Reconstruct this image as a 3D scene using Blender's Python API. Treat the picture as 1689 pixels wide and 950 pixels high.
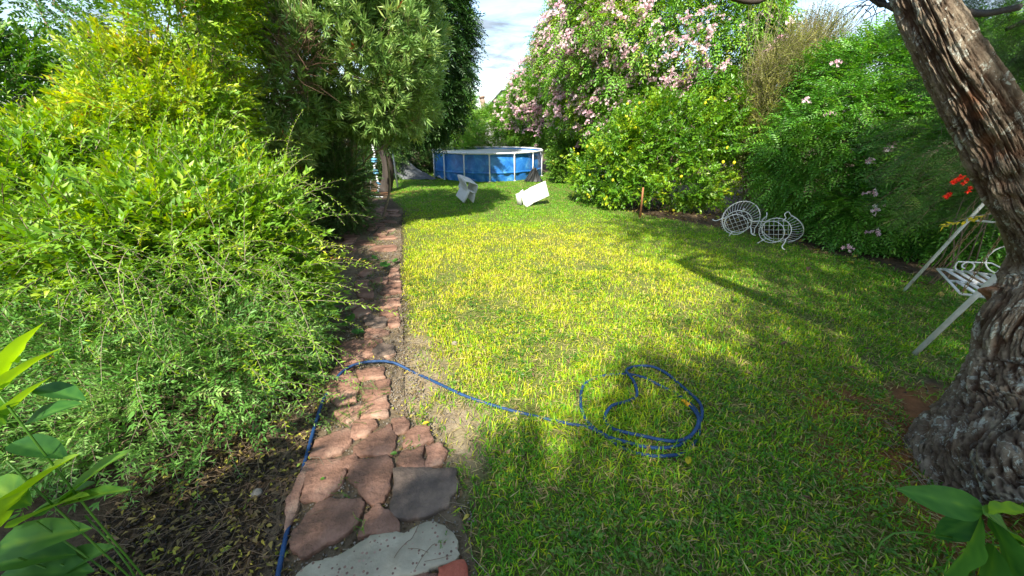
import bpy, math, random
import numpy as np
from mathutils import Vector, Matrix, Quaternion

# ------------------------------------------------------------------ camera, sky, sun
for o in list(bpy.data.objects): bpy.data.objects.remove(o)
SC = bpy.context.scene
CO = SC.collection
rng = np.random.default_rng(7)
random.seed(7)
R = math.radians
FP, CH, TH = 600.0, 1.9, R(24.0)          # focal length in photo pixels, eye height, downward pitch
cam = bpy.data.cameras.new('camera'); co = bpy.data.objects.new('camera', cam); CO.objects.link(co)
cam.sensor_width = 36; cam.lens = FP/1689*36; cam.clip_start = .02; cam.clip_end = 3000
co.location = (0, 0, CH); co.rotation_euler = (R(90)-TH, 0, 0)
SC.camera = co
SUN_EL, SUN_AZ = R(46), R(-167)            # sun stands behind the camera, slightly to the left
SUNV = Vector((math.sin(SUN_AZ)*math.cos(SUN_EL), math.cos(SUN_AZ)*math.cos(SUN_EL), math.sin(SUN_EL)))
sl = bpy.data.lights.new('sun', 'SUN'); sl.energy = 3.7; sl.angle = R(1.1); sl.color = (1, .93, .80)
so = bpy.data.objects.new('sun', sl); CO.objects.link(so)
so.rotation_euler = SUNV.to_track_quat('Z', 'Y').to_euler(); so.location = (0, -10, 12)

def node(nt, t, **k):
    n = nt.nodes.new(t)
    for a, b in k.items():
        if a == 'inp':
            for i, v in b.items(): n.inputs[i].default_value = v
        else: setattr(n, a, b)
    return n
W = bpy.data.worlds.new('World'); SC.world = W; W.use_nodes = True
nt = W.node_tree; nt.nodes.clear()
out = node(nt, 'ShaderNodeOutputWorld'); bg = node(nt, 'ShaderNodeBackground'); bg.inputs[1].default_value = .15
sky = node(nt, 'ShaderNodeTexSky', sky_type='NISHITA', sun_disc=False)
sky.sun_elevation = SUN_EL; sky.sun_rotation = SUN_AZ; sky.air_density = 1.2; sky.dust_density = .8; sky.ozone_density = 2.5
tc = node(nt, 'ShaderNodeTexCoord'); sep = node(nt, 'ShaderNodeSeparateXYZ')
nt.links.new(tc.outputs['Generated'], sep.inputs[0])
mx = node(nt, 'ShaderNodeMath', operation='ADD', inp={1: .18}); nt.links.new(sep.outputs[2], mx.inputs[0])
mx2 = node(nt, 'ShaderNodeMath', operation='MAXIMUM', inp={1: .05}); nt.links.new(mx.outputs[0], mx2.inputs[0])
vd = node(nt, 'ShaderNodeVectorMath', operation='DIVIDE')
cmb = node(nt, 'ShaderNodeCombineXYZ')
for i in range(3): nt.links.new(mx2.outputs[0], cmb.inputs[i])
nt.links.new(tc.outputs['Generated'], vd.inputs[0]); nt.links.new(cmb.outputs[0], vd.inputs[1])
mp = node(nt, 'ShaderNodeMapping'); mp.inputs['Scale'].default_value = (1.0, 1.6, .5); nt.links.new(vd.outputs[0], mp.inputs[0])
nz = node(nt, 'ShaderNodeTexNoise', inp={'Scale': 2.4, 'Detail': 9, 'Roughness': .62, 'Distortion': .5}); nt.links.new(mp.outputs[0], nz.inputs[0])
rp = node(nt, 'ShaderNodeValToRGB'); rp.color_ramp.elements[0].position = .36; rp.color_ramp.elements[1].position = .66
nt.links.new(nz.outputs[0], rp.inputs[0])
cm = node(nt, 'ShaderNodeMix', data_type='RGBA')
nz2 = node(nt, 'ShaderNodeTexNoise', inp={'Scale': 3.4, 'Detail': 7, 'Roughness': .6, 'Distortion': .8}); nt.links.new(mp.outputs[0], nz2.inputs[0])
cc = node(nt, 'ShaderNodeMapRange', inp={1: .35, 2: .68, 3: 1.0, 4: 1.9}); nt.links.new(nz2.outputs[0], cc.inputs[0])
cv = node(nt, 'ShaderNodeVectorMath', operation='SCALE'); cv.inputs[0].default_value = (.86, .99, 1.16); nt.links.new(cc.outputs[0], cv.inputs[3]); nt.links.new(cv.outputs[0], cm.inputs[7])
sc_ = node(nt, 'ShaderNodeMath', operation='MULTIPLY_ADD', inp={1: .72, 2: .20}); nt.links.new(rp.outputs[0], sc_.inputs[0])
nt.links.new(sc_.outputs[0], cm.inputs[0]); nt.links.new(sky.outputs[0], cm.inputs[6]); nt.links.new(cm.outputs[2], bg.inputs[0]); nt.links.new(bg.outputs[0], out.inputs[0])
SC.view_settings.view_transform = 'Standard'; SC.view_settings.look = 'None'; SC.view_settings.exposure = 1.62; SC.view_settings.gamma = 1
SC.render.engine = 'CYCLES'
SC.cycles.max_bounces = 6; SC.cycles.diffuse_bounces = 3; SC.cycles.transmission_bounces = 3; SC.cycles.transparent_max_bounces = 4; SC.cycles.glossy_bounces = 2

# ------------------------------------------------------------------ placing helpers: where a photographed point stands in the garden
CT, ST = math.cos(TH), math.sin(TH)
def ray(px, py):
    u = (px-844.5)/FP; v = (475-py)/FP
    return Vector((u, CT+v*ST, -ST+v*CT))
def G(px, py, z=0.0):
    r = ray(px, py); t = (z-CH)/r.z
    return Vector((r.x*t, r.y*t, z))
def D(px, py, Y):
    r = ray(px, py); t = Y/r.y
    return Vector((r.x*t, Y, CH+r.z*t))
def ell(px, py, Y, rpx, rpy, rd):
    c = D(px, py, Y); dep = c.y*CT+(CH-c.z)*ST
    return (np.array(c), np.array((rpx*dep/FP, rd, rpy*dep/FP)))

# ------------------------------------------------------------------ noise
def _h(i, j, k, s):
    n = (i*374761393+j*668265263+k*2147483647+s*1274126177) & 0xffffffff
    n = ((n ^ (n >> 13))*1274126177) & 0xffffffff
    return ((n ^ (n >> 16)) & 0xffff)/65535.0
def vn(x, y, z=0, s=1):
    x = np.asarray(x, float); y = np.asarray(y, float)+0*x; z = np.asarray(z, float)+0*x
    xi = np.floor(x).astype(np.int64); yi = np.floor(y).astype(np.int64); zi = np.floor(z).astype(np.int64)
    u = x-xi; v = y-yi; w = z-zi
    u = u*u*(3-2*u); v = v*v*(3-2*v); w = w*w*(3-2*w)
    r = 0
    for a in (0, 1):
        for b in (0, 1):
            for c in (0, 1):
                r = r+_h(xi+a, yi+b, zi+c, s)*(u if a else 1-u)*(v if b else 1-v)*(w if c else 1-w)
    return r
def fbm(x, y, z=0, s=1, o=4):
    r = 0; a = .5; t = 0
    for i in range(o):
        r = r+a*vn(x, y, z, s+i*17); t += a; a *= .5; x = x*2.03; y = y*2.03; z = np.asarray(z)*2.03
    return r/t

# ------------------------------------------------------------------ materials
MAT = {}
def newmat(name):
    m = bpy.data.materials.new(name); m.use_nodes = True; m.node_tree.nodes.clear(); MAT[name] = m
    return m, m.node_tree
def finish(nt, bsdf):
    o = node(nt, 'ShaderNodeOutputMaterial'); nt.links.new(bsdf, o.inputs[0])
def ramp(nt, src, stops):
    r = node(nt, 'ShaderNodeValToRGB'); e = r.color_ramp.elements
    while len(e) < len(stops): e.new(.5)
    for q, (p, c) in zip(e, stops): q.position = p; q.color = (*c, 1)
    nt.links.new(src, r.inputs[0]); return r.outputs[0]
def leafmat(name, stops, trans=.3, rough=.45, spec=.4):
    m, nt = newmat(name)
    a = node(nt, 'ShaderNodeAttribute', attribute_name='tint')
    c = ramp(nt, a.outputs['Fac'], stops)
    p = node(nt, 'ShaderNodeBsdfPrincipled'); p.inputs['Roughness'].default_value = rough; p.inputs['Specular IOR Level'].default_value = spec
    nt.links.new(c, p.inputs['Base Color'])
    t = node(nt, 'ShaderNodeBsdfTranslucent')
    hs = node(nt, 'ShaderNodeHueSaturation', inp={'Hue': .485, 'Saturation': 1.1, 'Value': 1.5}); nt.links.new(c, hs.inputs['Color']); nt.links.new(hs.outputs[0], t.inputs[0])
    mixs = node(nt, 'ShaderNodeMixShader', inp={0: trans}); nt.links.new(p.outputs[0], mixs.inputs[1]); nt.links.new(t.outputs[0], mixs.inputs[2])
    finish(nt, mixs.outputs[0]); return m
def nmat(name, stops, scale=8, detail=6, rough=.7, bump=.3, bscale=None, metal=0, spec=.4, stretch=None, obj_rand=0, dist=.02):
    """noise coloured solid with fine relief"""
    m, nt = newmat(name)
    tc = node(nt, 'ShaderNodeTexCoord'); src = tc.outputs['Object']
    if stretch:
        mp = node(nt, 'ShaderNodeMapping'); mp.inputs['Scale'].default_value = stretch; nt.links.new(src, mp.inputs[0]); src = mp.outputs[0]
    n = node(nt, 'ShaderNodeTexNoise', inp={'Scale': scale, 'Detail': detail, 'Roughness': .6}); nt.links.new(src, n.inputs[0])
    f = n.outputs[0]
    if obj_rand:
        oi = node(nt, 'ShaderNodeObjectInfo')
        ma = node(nt, 'ShaderNodeMath', operation='MULTIPLY_ADD', inp={1: obj_rand, 2: -obj_rand/2}); nt.links.new(oi.outputs['Random'], ma.inputs[0])
        ad = node(nt, 'ShaderNodeMath', operation='ADD'); nt.links.new(f, ad.inputs[0]); nt.links.new(ma.outputs[0], ad.inputs[1]); f = ad.outputs[0]
    c = ramp(nt, f, stops)
    p = node(nt, 'ShaderNodeBsdfPrincipled'); p.inputs['Roughness'].default_value = rough; p.inputs['Metallic'].default_value = metal; p.inputs['Specular IOR Level'].default_value = spec
    nt.links.new(c, p.inputs['Base Color'])
    if bump:
        n2 = node(nt, 'ShaderNodeTexNoise', inp={'Scale': bscale or scale*4, 'Detail': 8, 'Roughness': .65}); nt.links.new(src, n2.inputs[0])
        b = node(nt, 'ShaderNodeBump', inp={'Strength': bump, 'Distance': dist}); nt.links.new(n2.outputs[0], b.inputs['Height']); nt.links.new(b.outputs[0], p.inputs['Normal'])
    finish(nt, p.outputs[0]); return m

leafmat('grass', [(0, (.045, .17, .012)), (.3, (.11, .33, .014)), (.55, (.30, .47, .012)), (.82, (.58, .57, .018)), (1, (.50, .40, .14))], .3, .5, .3)
leafmat('vine_leaf', [(0, (.06, .17, .014)), (.45, (.18, .36, .025)), (.75, (.36, .50, .025)), (.95, (.58, .58, .03)), (1, (.36, .18, .03))], .35, .42)
leafmat('green_leaf', [(0, (.03, .10, .012)), (.5, (.08, .21, .02)), (.85, (.18, .32, .035)), (1, (.36, .36, .04))], .3, .4)
leafmat('sage_leaf', [(0, (.05, .15, .025)), (.5, (.13, .31, .05)), (.85, (.27, .44, .11)), (1, (.46, .54, .22))], .25, .5)
leafmat('oleander_leaf', [(0, (.06, .14, .03)), (.45, (.17, .31, .075)), (.8, (.33, .47, .13)), (.97, (.48, .53, .16)), (1, (.36, .12, .05))], .22, .38)
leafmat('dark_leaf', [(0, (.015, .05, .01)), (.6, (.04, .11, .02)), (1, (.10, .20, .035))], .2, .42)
leafmat('trumpet_leaf', [(0, (.045, .16, .016)), (.5, (.12, .32, .03)), (.88, (.25, .46, .045)), (1, (.34, .38, .05))], .28, .4)
leafmat('hedge_leaf', [(0, (.035, .13, .02)), (.5, (.10, .29, .03)), (.88, (.22, .44, .045)), (1, (.25, .32, .05))], .28, .4)
leafmat('lemon_leaf', [(0, (.04, .13, .012)), (.5, (.11, .28, .016)), (.85, (.27, .43, .018)), (1, (.50, .52, .02))], .3, .36, .5)
leafmat('wispy_leaf', [(0, (.11, .14, .03)), (.5, (.24, .27, .05)), (.85, (.40, .36, .06)), (1, (.45, .30, .07))], .3, .5)
leafmat('frond_leaf', [(0, (.05, .13, .03)), (.6, (.10, .22, .05)), (1, (.22, .33, .08))], .35, .5)
leafmat('broad_leaf', [(0, (.03, .12, .025)), (.5, (.09, .24, .04)), (1, (.25, .42, .04))], .42, .55, .22)
leafmat('yellow_leaf', [(0, (.45, .36, .02)), (1, (.7, .58, .02))], .3, .5)
leafmat('litter_leaf', [(0, (.05, .03, .018)), (.45, (.13, .08, .04)), (.7, (.22, .16, .06)), (.88, (.45, .38, .05)), (1, (.20, .30, .04))], .1, .7)
leafmat('straw', [(0, (.16, .11, .05)), (.5, (.34, .27, .12)), (1, (.50, .44, .20))], .1, .7, .2)
leafmat('pink_petal', [(0, (.66, .38, .48)), (.5, (.80, .56, .62)), (1, (.88, .74, .75))], .3, .5)
leafmat('red_petal', [(0, (.6, .02, .01)), (1, (.85, .08, .02))], .2, .5)
nmat('twig', [(.3, (.10, .065, .04)), (.7, (.22, .16, .10))], 12, bump=.2)
nmat('pale_twig', [(.3, (.20, .15, .10)), (.7, (.36, .30, .22))], 12, bump=.2)
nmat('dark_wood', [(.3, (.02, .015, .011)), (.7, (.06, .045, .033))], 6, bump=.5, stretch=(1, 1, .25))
nmat('dead_twig', [(.3, (.14, .07, .05)), (.7, (.28, .17, .12))], 12, bump=0)
nmat('flagstone', [(.25, (.09, .055, .038)), (.42, (.20, .105, .07)), (.58, (.30, .165, .115)), (.70, (.38, .24, .17)), (.8, (.44, .33, .24))], 7, detail=10, bump=1.0, bscale=16, rough=.8, obj_rand=.2, dist=.03)
nmat('dark_stone', [(.3, (.07, .054, .044)), (.5, (.13, .095, .075)), (.7, (.22, .16, .12))], 9, detail=10, bump=.9, bscale=22, rough=.75, dist=.02)
nmat('red_brick', [(.3, (.30, .07, .04)), (.7, (.45, .13, .08))], 20, bump=.6, bscale=80, rough=.85, dist=.01)
nmat('rubble', [(.3, (.2, .17, .14)), (.7, (.36, .32, .27))], 20, bump=.4, rough=.85)
nmat('rough_wood', [(.3, (.22, .08, .035)), (.7, (.40, .17, .07))], 10, bump=.4, stretch=(6, 6, .6))
nmat('pool_frame', [(.3, (.72, .74, .76)), (.7, (.82, .83, .84))], 6, bump=0, rough=.35)
nmat('white_plastic', [(.3, (.50, .50, .47)), (.6, (.62, .62, .60)), (.8, (.66, .66, .64))], 4, bump=.15, rough=.5, dist=.01)
nmat('white_paint', [(.28, (.22, .12, .07)), (.36, (.62, .60, .56)), (.7, (.80, .80, .80))], 14, bump=.1, rough=.45, dist=.003)
nmat('wire_paint', [(.26, (.3, .2, .12)), (.34, (.68, .67, .62)), (.7, (.85, .85, .84))], 16, bump=0, rough=.5)
nmat('rusty_chain', [(.3, (.16, .08, .03)), (.7, (.38, .27, .14))], 30, bump=.3, rough=.7, metal=.3)
nmat('blue_hose', [(.3, (.008, .035, .11)), (.7, (.016, .065, .18))], 9, bump=.3, rough=.6)
nmat('tarp', [(.3, (.045, .055, .065)), (.7, (.085, .10, .115))], 3, bump=.3, rough=.55)
nmat('black_tarp', [(.3, (.012, .013, .014)), (.7, (.03, .032, .034))], 3, bump=.3, rough=.5)
nmat('metal_pole', [(.3, (.50, .51, .52)), (.7, (.66, .67, .68))], 8, bump=0, rough=.5, metal=.1)
nmat('lemon_skin', [(.3, (.45, .50, .02)), (.7, (.70, .60, .02))], 6, bump=.2, rough=.45)
nmat('render_wall', [(.3, (.55, .53, .50)), (.7, (.68, .66, .62))], 2, bump=.2)
nmat('roof_sheet', [(.3, (.05, .055, .06)), (.7, (.10, .10, .11))], 3, bump=.2)
nmat('clay_pipe', [(.3, (.22, .14, .10)), (.7, (.35, .25, .19))], 6, bump=.2)
nmat('glass_blue', [(.3, (.05, .22, .42)), (.7, (.2, .45, .6))], 20, bump=0, rough=.2)
nmat('shell_white', [(.3, (.55, .58, .60)), (.7, (.8, .8, .8))], 20, bump=0, rough=.3)
nmat('orange_plastic', [(.3, (.75, .30, .01)), (.7, (.85, .42, .02))], 20, bump=0, rough=.4)

# speckled concrete slab
m, nt = newmat('speckled_concrete')
tc = node(nt, 'ShaderNodeTexCoord')
n1 = node(nt, 'ShaderNodeTexNoise', inp={'Scale': 9, 'Detail': 8}); nt.links.new(tc.outputs['Object'], n1.inputs[0])
c1 = ramp(nt, n1.outputs[0], [(.3, (.24, .215, .155)), (.7, (.40, .36, .27))])
vo = node(nt, 'ShaderNodeTexVoronoi', inp={'Scale': 52, 'Randomness': 1}); nt.links.new(tc.outputs['Object'], vo.inputs[0])
sp = node(nt, 'ShaderNodeSeparateColor'); nt.links.new(vo.outputs['Color'], sp.inputs[0])
m1 = node(nt, 'ShaderNodeMath', operation='LESS_THAN', inp={1: .32}); nt.links.new(vo.outputs['Distance'], m1.inputs[0])
m2 = node(nt, 'ShaderNodeMath', operation='LESS_THAN', inp={1: .34}); nt.links.new(sp.outputs[0], m2.inputs[0])
m3 = node(nt, 'ShaderNodeMath', operation='MULTIPLY'); nt.links.new(m1.outputs[0], m3.inputs[0]); nt.links.new(m2.outputs[0], m3.inputs[1])
c2 = ramp(nt, sp.outputs[1], [(0, (.10, .06, .05)), (.6, (.22, .12, .09)), (1, (.35, .25, .20))])
mm = node(nt, 'ShaderNodeMix', data_type='RGBA'); nt.links.new(m3.outputs[0], mm.inputs[0]); nt.links.new(c1, mm.inputs[6]); nt.links.new(c2, mm.inputs[7])
p = node(nt, 'ShaderNodeBsdfPrincipled', inp={'Roughness': .8}); nt.links.new(mm.outputs[2], p.inputs['Base Color'])
n2 = node(nt, 'ShaderNodeTexNoise', inp={'Scale': 60, 'Detail': 8}); nt.links.new(tc.outputs['Object'], n2.inputs[0])
b = node(nt, 'ShaderNodeBump', inp={'Strength': .4, 'Distance': .01}); nt.links.new(n2.outputs[0], b.inputs['Height']); nt.links.new(b.outputs[0], p.inputs['Normal'])
finish(nt, p.outputs[0])

# soil: brown, sandy where the grass is worn, reddish round the old tree; attributes 'sand' and 'red' are laid on the sheet
m, nt = newmat('soil')
tc = node(nt, 'ShaderNodeTexCoord')
n1 = node(nt, 'ShaderNodeTexNoise', inp={'Scale': 14, 'Detail': 10, 'Roughness': .7}); nt.links.new(tc.outputs['Object'], n1.inputs[0])
cb = ramp(nt, n1.outputs[0], [(.3, (.045, .032, .020)), (.7, (.13, .095, .060))])
cs = ramp(nt, n1.outputs[0], [(.3, (.22, .16, .10)), (.7, (.42, .34, .23))])
cr = ramp(nt, n1.outputs[0], [(.3, (.20, .07, .025)), (.7, (.42, .18, .07))])
ng = node(nt, 'ShaderNodeTexNoise', inp={'Scale': 75, 'Detail': 8, 'Roughness': .75}); nt.links.new(tc.outputs['Object'], ng.inputs[0])
cl = ramp(nt, ng.outputs[0], [(.32, (.02, .035, .01)), (.45, (.08, .12, .02)), (.55, (.17, .19, .05)), (.68, (.40, .34, .17))])
prev = cb
for an, c in (('lawn', cl), ('sand', cs), ('red', cr)):
    at = node(nt, 'ShaderNodeAttribute', attribute_name=an)
    mm = node(nt, 'ShaderNodeMix', data_type='RGBA'); nt.links.new(at.outputs['Fac'], mm.inputs[0]); nt.links.new(prev, mm.inputs[6]); nt.links.new(c, mm.inputs[7]); prev = mm.outputs[2]
p = node(nt, 'ShaderNodeBsdfPrincipled', inp={'Roughness': .95}); p.inputs['Specular IOR Level'].default_value = .1; nt.links.new(prev, p.inputs['Base Color'])
n2 = node(nt, 'ShaderNodeTexNoise', inp={'Scale': 45, 'Detail': 10, 'Roughness': .7}); nt.links.new(tc.outputs['Object'], n2.inputs[0])
b = node(nt, 'ShaderNodeBump', inp={'Strength': .8, 'Distance': .03}); nt.links.new(n2.outputs[0], b.inputs['Height']); nt.links.new(b.outputs[0], p.inputs['Normal'])
finish(nt, p.outputs[0])

# old bark: grey-brown plates, red-brown fissures, pale lichen; 'furrow' is the depth of the modelled fissures
m, nt = newmat('old_bark')
tc = node(nt, 'ShaderNodeTexCoord')
n1 = node(nt, 'ShaderNodeTexNoise', inp={'Scale': 7, 'Detail': 10, 'Roughness': .7}); nt.links.new(tc.outputs['Object'], n1.inputs[0])
plate = ramp(nt, n1.outputs[0], [(.22, (.14, .10, .07)), (.42, (.21, .16, .115)), (.56, (.34, .275, .20)), (.72, (.50, .44, .35))])
at = node(nt, 'ShaderNodeAttribute', attribute_name='furrow')
fis = ramp(nt, n1.outputs[0], [(.3, (.05, .03, .02)), (.7, (.16, .085, .05))])
mm = node(nt, 'ShaderNodeMix', data_type='RGBA'); nt.links.new(at.outputs['Fac'], mm.inputs[0]); nt.links.new(plate, mm.inputs[6]); nt.links.new(fis, mm.inputs[7])
mp = node(nt, 'ShaderNodeMapping'); mp.inputs['Scale'].default_value = (1, 1, .6); nt.links.new(tc.outputs['Object'], mp.inputs[0])
n3 = node(nt, 'ShaderNodeTexNoise', inp={'Scale': 19, 'Detail': 5, 'Roughness': .75, 'Distortion': .8}); nt.links.new(mp.outputs[0], n3.inputs[0])
li = node(nt, 'ShaderNodeValToRGB'); li.color_ramp.elements[0].position = .555; li.color_ramp.elements[1].position = .59; nt.links.new(n3.outputs[0], li.inputs[0])
inv = node(nt, 'ShaderNodeMath', operation='SUBTRACT', inp={0: 1}); nt.links.new(at.outputs['Fac'], inv.inputs[1])
lm = node(nt, 'ShaderNodeMath', operation='MULTIPLY'); nt.links.new(li.outputs[0], lm.inputs[0]); nt.links.new(inv.outputs[0], lm.inputs[1])
mm2 = node(nt, 'ShaderNodeMix', data_type='RGBA'); nt.links.new(lm.outputs[0], mm2.inputs[0]); nt.links.new(mm.outputs[2], mm2.inputs[6]); mm2.inputs[7].default_value = (.60, .62, .54, 1)
rd = node(nt, 'ShaderNodeAttribute', attribute_name='red')
mm3 = node(nt, 'ShaderNodeMix', data_type='RGBA'); nt.links.new(rd.outputs['Fac'], mm3.inputs[0]); nt.links.new(mm2.outputs[2], mm3.inputs[6]); mm3.inputs[7].default_value = (.33, .14, .07, 1)
p = node(nt, 'ShaderNodeBsdfPrincipled', inp={'Roughness': .95}); p.inputs['Specular IOR Level'].default_value = .1; nt.links.new(mm3.outputs[2], p.inputs['Base Color'])
n2 = node(nt, 'ShaderNodeTexNoise', inp={'Scale': 55, 'Detail': 12, 'Roughness': .7}); nt.links.new(mp.outputs[0], n2.inputs[0])
b = node(nt, 'ShaderNodeBump', inp={'Strength': 1.0, 'Distance': .035}); nt.links.new(n2.outputs[0], b.inputs['Height']); nt.links.new(b.outputs[0], p.inputs['Normal'])
finish(nt, p.outputs[0])

# pool liner
m, nt = newmat('pool_liner')
tc = node(nt, 'ShaderNodeTexCoord')
n1 = node(nt, 'ShaderNodeTexNoise', inp={'Scale': 3.2, 'Detail': 6, 'Roughness': .6, 'Distortion': .6}); nt.links.new(tc.outputs['Object'], n1.inputs[0])
c = ramp(nt, n1.outputs[0], [(.25, (.012, .10, .36)), (.5, (.024, .17, .52)), (.64, (.06, .27, .62)), (.76, (.28, .48, .70))])
p = node(nt, 'ShaderNodeBsdfPrincipled', inp={'Roughness': .38}); nt.links.new(c, p.inputs['Base Color'])
b = node(nt, 'ShaderNodeBump', inp={'Strength': .5, 'Distance': .05}); nt.links.new(n1.outputs[0], b.inputs['Height']); nt.links.new(b.outputs[0], p.inputs['Normal'])
finish(nt, p.outputs[0])
m, nt = newmat('pool_water')
tc = node(nt, 'ShaderNodeTexCoord')
n1 = node(nt, 'ShaderNodeTexNoise', inp={'Scale': 5, 'Detail': 4}); nt.links.new(tc.outputs['Object'], n1.inputs[0])
p = node(nt, 'ShaderNodeBsdfPrincipled', inp={'Roughness': .45, 'Base Color': (.58, .60, .57, 1), 'IOR': 1.33})
b = node(nt, 'ShaderNodeBump', inp={'Strength': .15, 'Distance': .02}); nt.links.new(n1.outputs[0], b.inputs['Height']); nt.links.new(b.outputs[0], p.inputs['Normal'])
finish(nt, p.outputs[0])

# ------------------------------------------------------------------ mesh helpers
class Acc:
    def __init__(s): s.V = []; s.F = []; s.M = []; s.T = []; s.n = 0
    def add(s, V, F, mi=0, t=.5):
        V = np.asarray(V, float); F = np.asarray(F, np.int64)
        if len(V) == 0 or len(F) == 0: return
        s.V.append(V); s.F.append(F+s.n)
        s.M.append(np.full(len(F), mi) if np.isscalar(mi) else np.asarray(mi))
        s.T.append(np.full(len(V), t) if np.isscalar(t) else np.asarray(t)); s.n += len(V)
    def build(s, name, mats, parent=None, smooth=False, loc=None, attrs=None):
        V = np.concatenate(s.V); F = np.concatenate(s.F); M = np.concatenate(s.M).astype(np.int32); T = np.concatenate(s.T)
        if loc is not None: V = V-np.array(loc)
        me = bpy.data.meshes.new(name)
        me.vertices.add(len(V)); me.vertices.foreach_set('co', V.astype(np.float32).ravel())
        k = F.shape[1]
        me.loops.add(len(F)*k); me.loops.foreach_set('vertex_index', F.astype(np.int32).ravel())
        me.polygons.add(len(F)); me.polygons.foreach_set('loop_start', np.arange(0, len(F)*k, k, dtype=np.int32))
        me.polygons.foreach_set('material_index', M)
        if smooth: me.polygons.foreach_set('use_smooth', np.ones(len(F), bool))
        a = me.attributes.new('tint', 'FLOAT', 'POINT'); a.data.foreach_set('value', np.clip(T, 0, 1).astype(np.float32))
        for kx, vx in (attrs or {}).items():
            a = me.attributes.new(kx, 'FLOAT', 'POINT'); a.data.foreach_set('value', np.clip(vx, 0, 1).astype(np.float32))
        for mm in mats: me.materials.append(MAT[mm])
        me.update(calc_edges=True); me.validate()
        o = bpy.data.objects.new(name, me); CO.objects.link(o)
        if parent is not None: o.parent = parent
        if loc is not None: o.location = loc
        return o
def tag(o, label=None, cat=None, group=None, kind=None):
    if label: o['label'] = label
    if cat: o['category'] = cat
    if group: o['group'] = group
    if kind: o['kind'] = kind
    return o
def thing(name, loc, label, cat, group=None):
    o = bpy.data.objects.new(name, None); CO.objects.link(o); o.location = loc; o.empty_display_size = .2
    return tag(o, label, cat, group)
def local(o, parent):                     # mesh was made in world space: hang it under its thing without moving it
    o.parent = parent
    M = Matrix.LocRotScale(parent.location, parent.rotation_euler, parent.scale)
    o.matrix_parent_inverse = M.inverted()
    return o
def tube(acc, pts, rad, sides=6, mi=0, t=.5, cap=True):
    """quads turned to triangles along a polyline"""
    pts = [Vector(p) for p in pts]; n = len(pts)
    rad = [rad]*n if np.isscalar(rad) else list(rad)
    V = []; up = None
    for i, p in enumerate(pts):
        d = (pts[min(i+1, n-1)]-pts[max(i-1, 0)])
        if d.length < 1e-9: d = Vector((0, 0, 1))
        d.normalize()
        if up is None:
            up = d.cross(Vector((0.31, .2, .93)));
            if up.length < .05: up = d.cross(Vector((1, 0, 0)))
        up = (up-d*up.dot(d)).normalized(); w = d.cross(up)
        for k in range(sides):
            a = 2*math.pi*k/sides
            V.append(p+(up*math.cos(a)+w*math.sin(a))*rad[i])
    F = []
    for i in range(n-1):
        for k in range(sides):
            a = i*sides+k; b = i*sides+(k+1) % sides; c = b+sides; d_ = a+sides
            F += [(a, b, c), (a, c, d_)]
    if cap:
        for i, rev in ((0, 1), (n-1, 0)):
            V.append(pts[i]); ci = len(V)-1
            for k in range(sides):
                a = i*sides+k; b = i*sides+(k+1) % sides
                F.append((ci, b, a) if rev else (ci, a, b))
    acc.add(np.array([tuple(v) for v in V]), F, mi, t)
def box(acc, c, s, Rm=None, mi=0, bev=.0):
    x, y, z = [q/2 for q in s]
    V = np.array([(sx*x, sy*y, sz*z) for sx in (-1, 1) for sy in (-1, 1) for sz in (-1, 1)])
    if Rm is not None: V = V@np.array(Rm).T
    V = V+np.array(c)
    Q = [(0, 1, 3, 2), (4, 6, 7, 5), (0, 4, 5, 1), (2, 3, 7, 6), (0, 2, 6, 4), (1, 5, 7, 3)]
    F = []
    for q in Q: F += [(q[0], q[1], q[2]), (q[0], q[2], q[3])]
    acc.add(V, F, mi)
def smooth_path(pts, k=6, closed=False):
    P = np.array([tuple(p) for p in pts], float); n = len(P); out = []
    for i in range(n-1):
        p0 = P[max(i-1, 0)]; p1 = P[i]; p2 = P[i+1]; p3 = P[min(i+2, n-1)]
        for j in range(k):
            t = j/k
            out.append(.5*((2*p1)+(-p0+p2)*t+(2*p0-5*p1+4*p2-p3)*t*t+(-p0+3*p1-3*p2+p3)*t**3))
    out.append(P[-1]); return [Vector(q) for q in out]

# ---- leaves
def leaf_t(L, Wd, fold=.25, droop=.15, four=True):
    """a leaf along +Y, upper side +Z: four triangles folded on the midrib"""
    h = Wd/2
    V = [(0, 0, 0), (-h, L*.38, h*fold*2), (0, L*.42, 0), (h, L*.38, h*fold*2), (0, L, -L*droop), (-h*.75, L*.68, h*fold-L*droop*.4), (h*.75, L*.68, h*fold-L*droop*.4)]
    if four:
        return np.array(V[:5]), np.array([(0, 2, 1), (0, 3, 2), (1, 2, 4), (2, 3, 4)])
    return np.array([V[0], V[1], V[3], V[4]]), np.array([(0, 3, 1), (0, 2, 3)])
def basis(d, roll=0.0, upv=(0, 0, 1)):
    """arrays of rotation matrices whose Y axis is d"""
    d = np.asarray(d, float); d = d/np.maximum(np.linalg.norm(d, axis=1, keepdims=True), 1e-9)
    up = np.tile(np.array(upv, float), (len(d), 1))
    x = np.cross(d, up); nx = np.linalg.norm(x, axis=1, keepdims=True)
    x = np.where(nx < 1e-3, np.array([[1., 0, 0]]), x/np.maximum(nx, 1e-9)); z = np.cross(x, d)
    r = np.asarray(roll)+np.zeros(len(d)); c = np.cos(r)[:, None]; s = np.sin(r)[:, None]
    x2 = x*c+z*s; z2 = -x*s+z*c
    return np.stack([x2, d, z2], axis=2)
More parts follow.
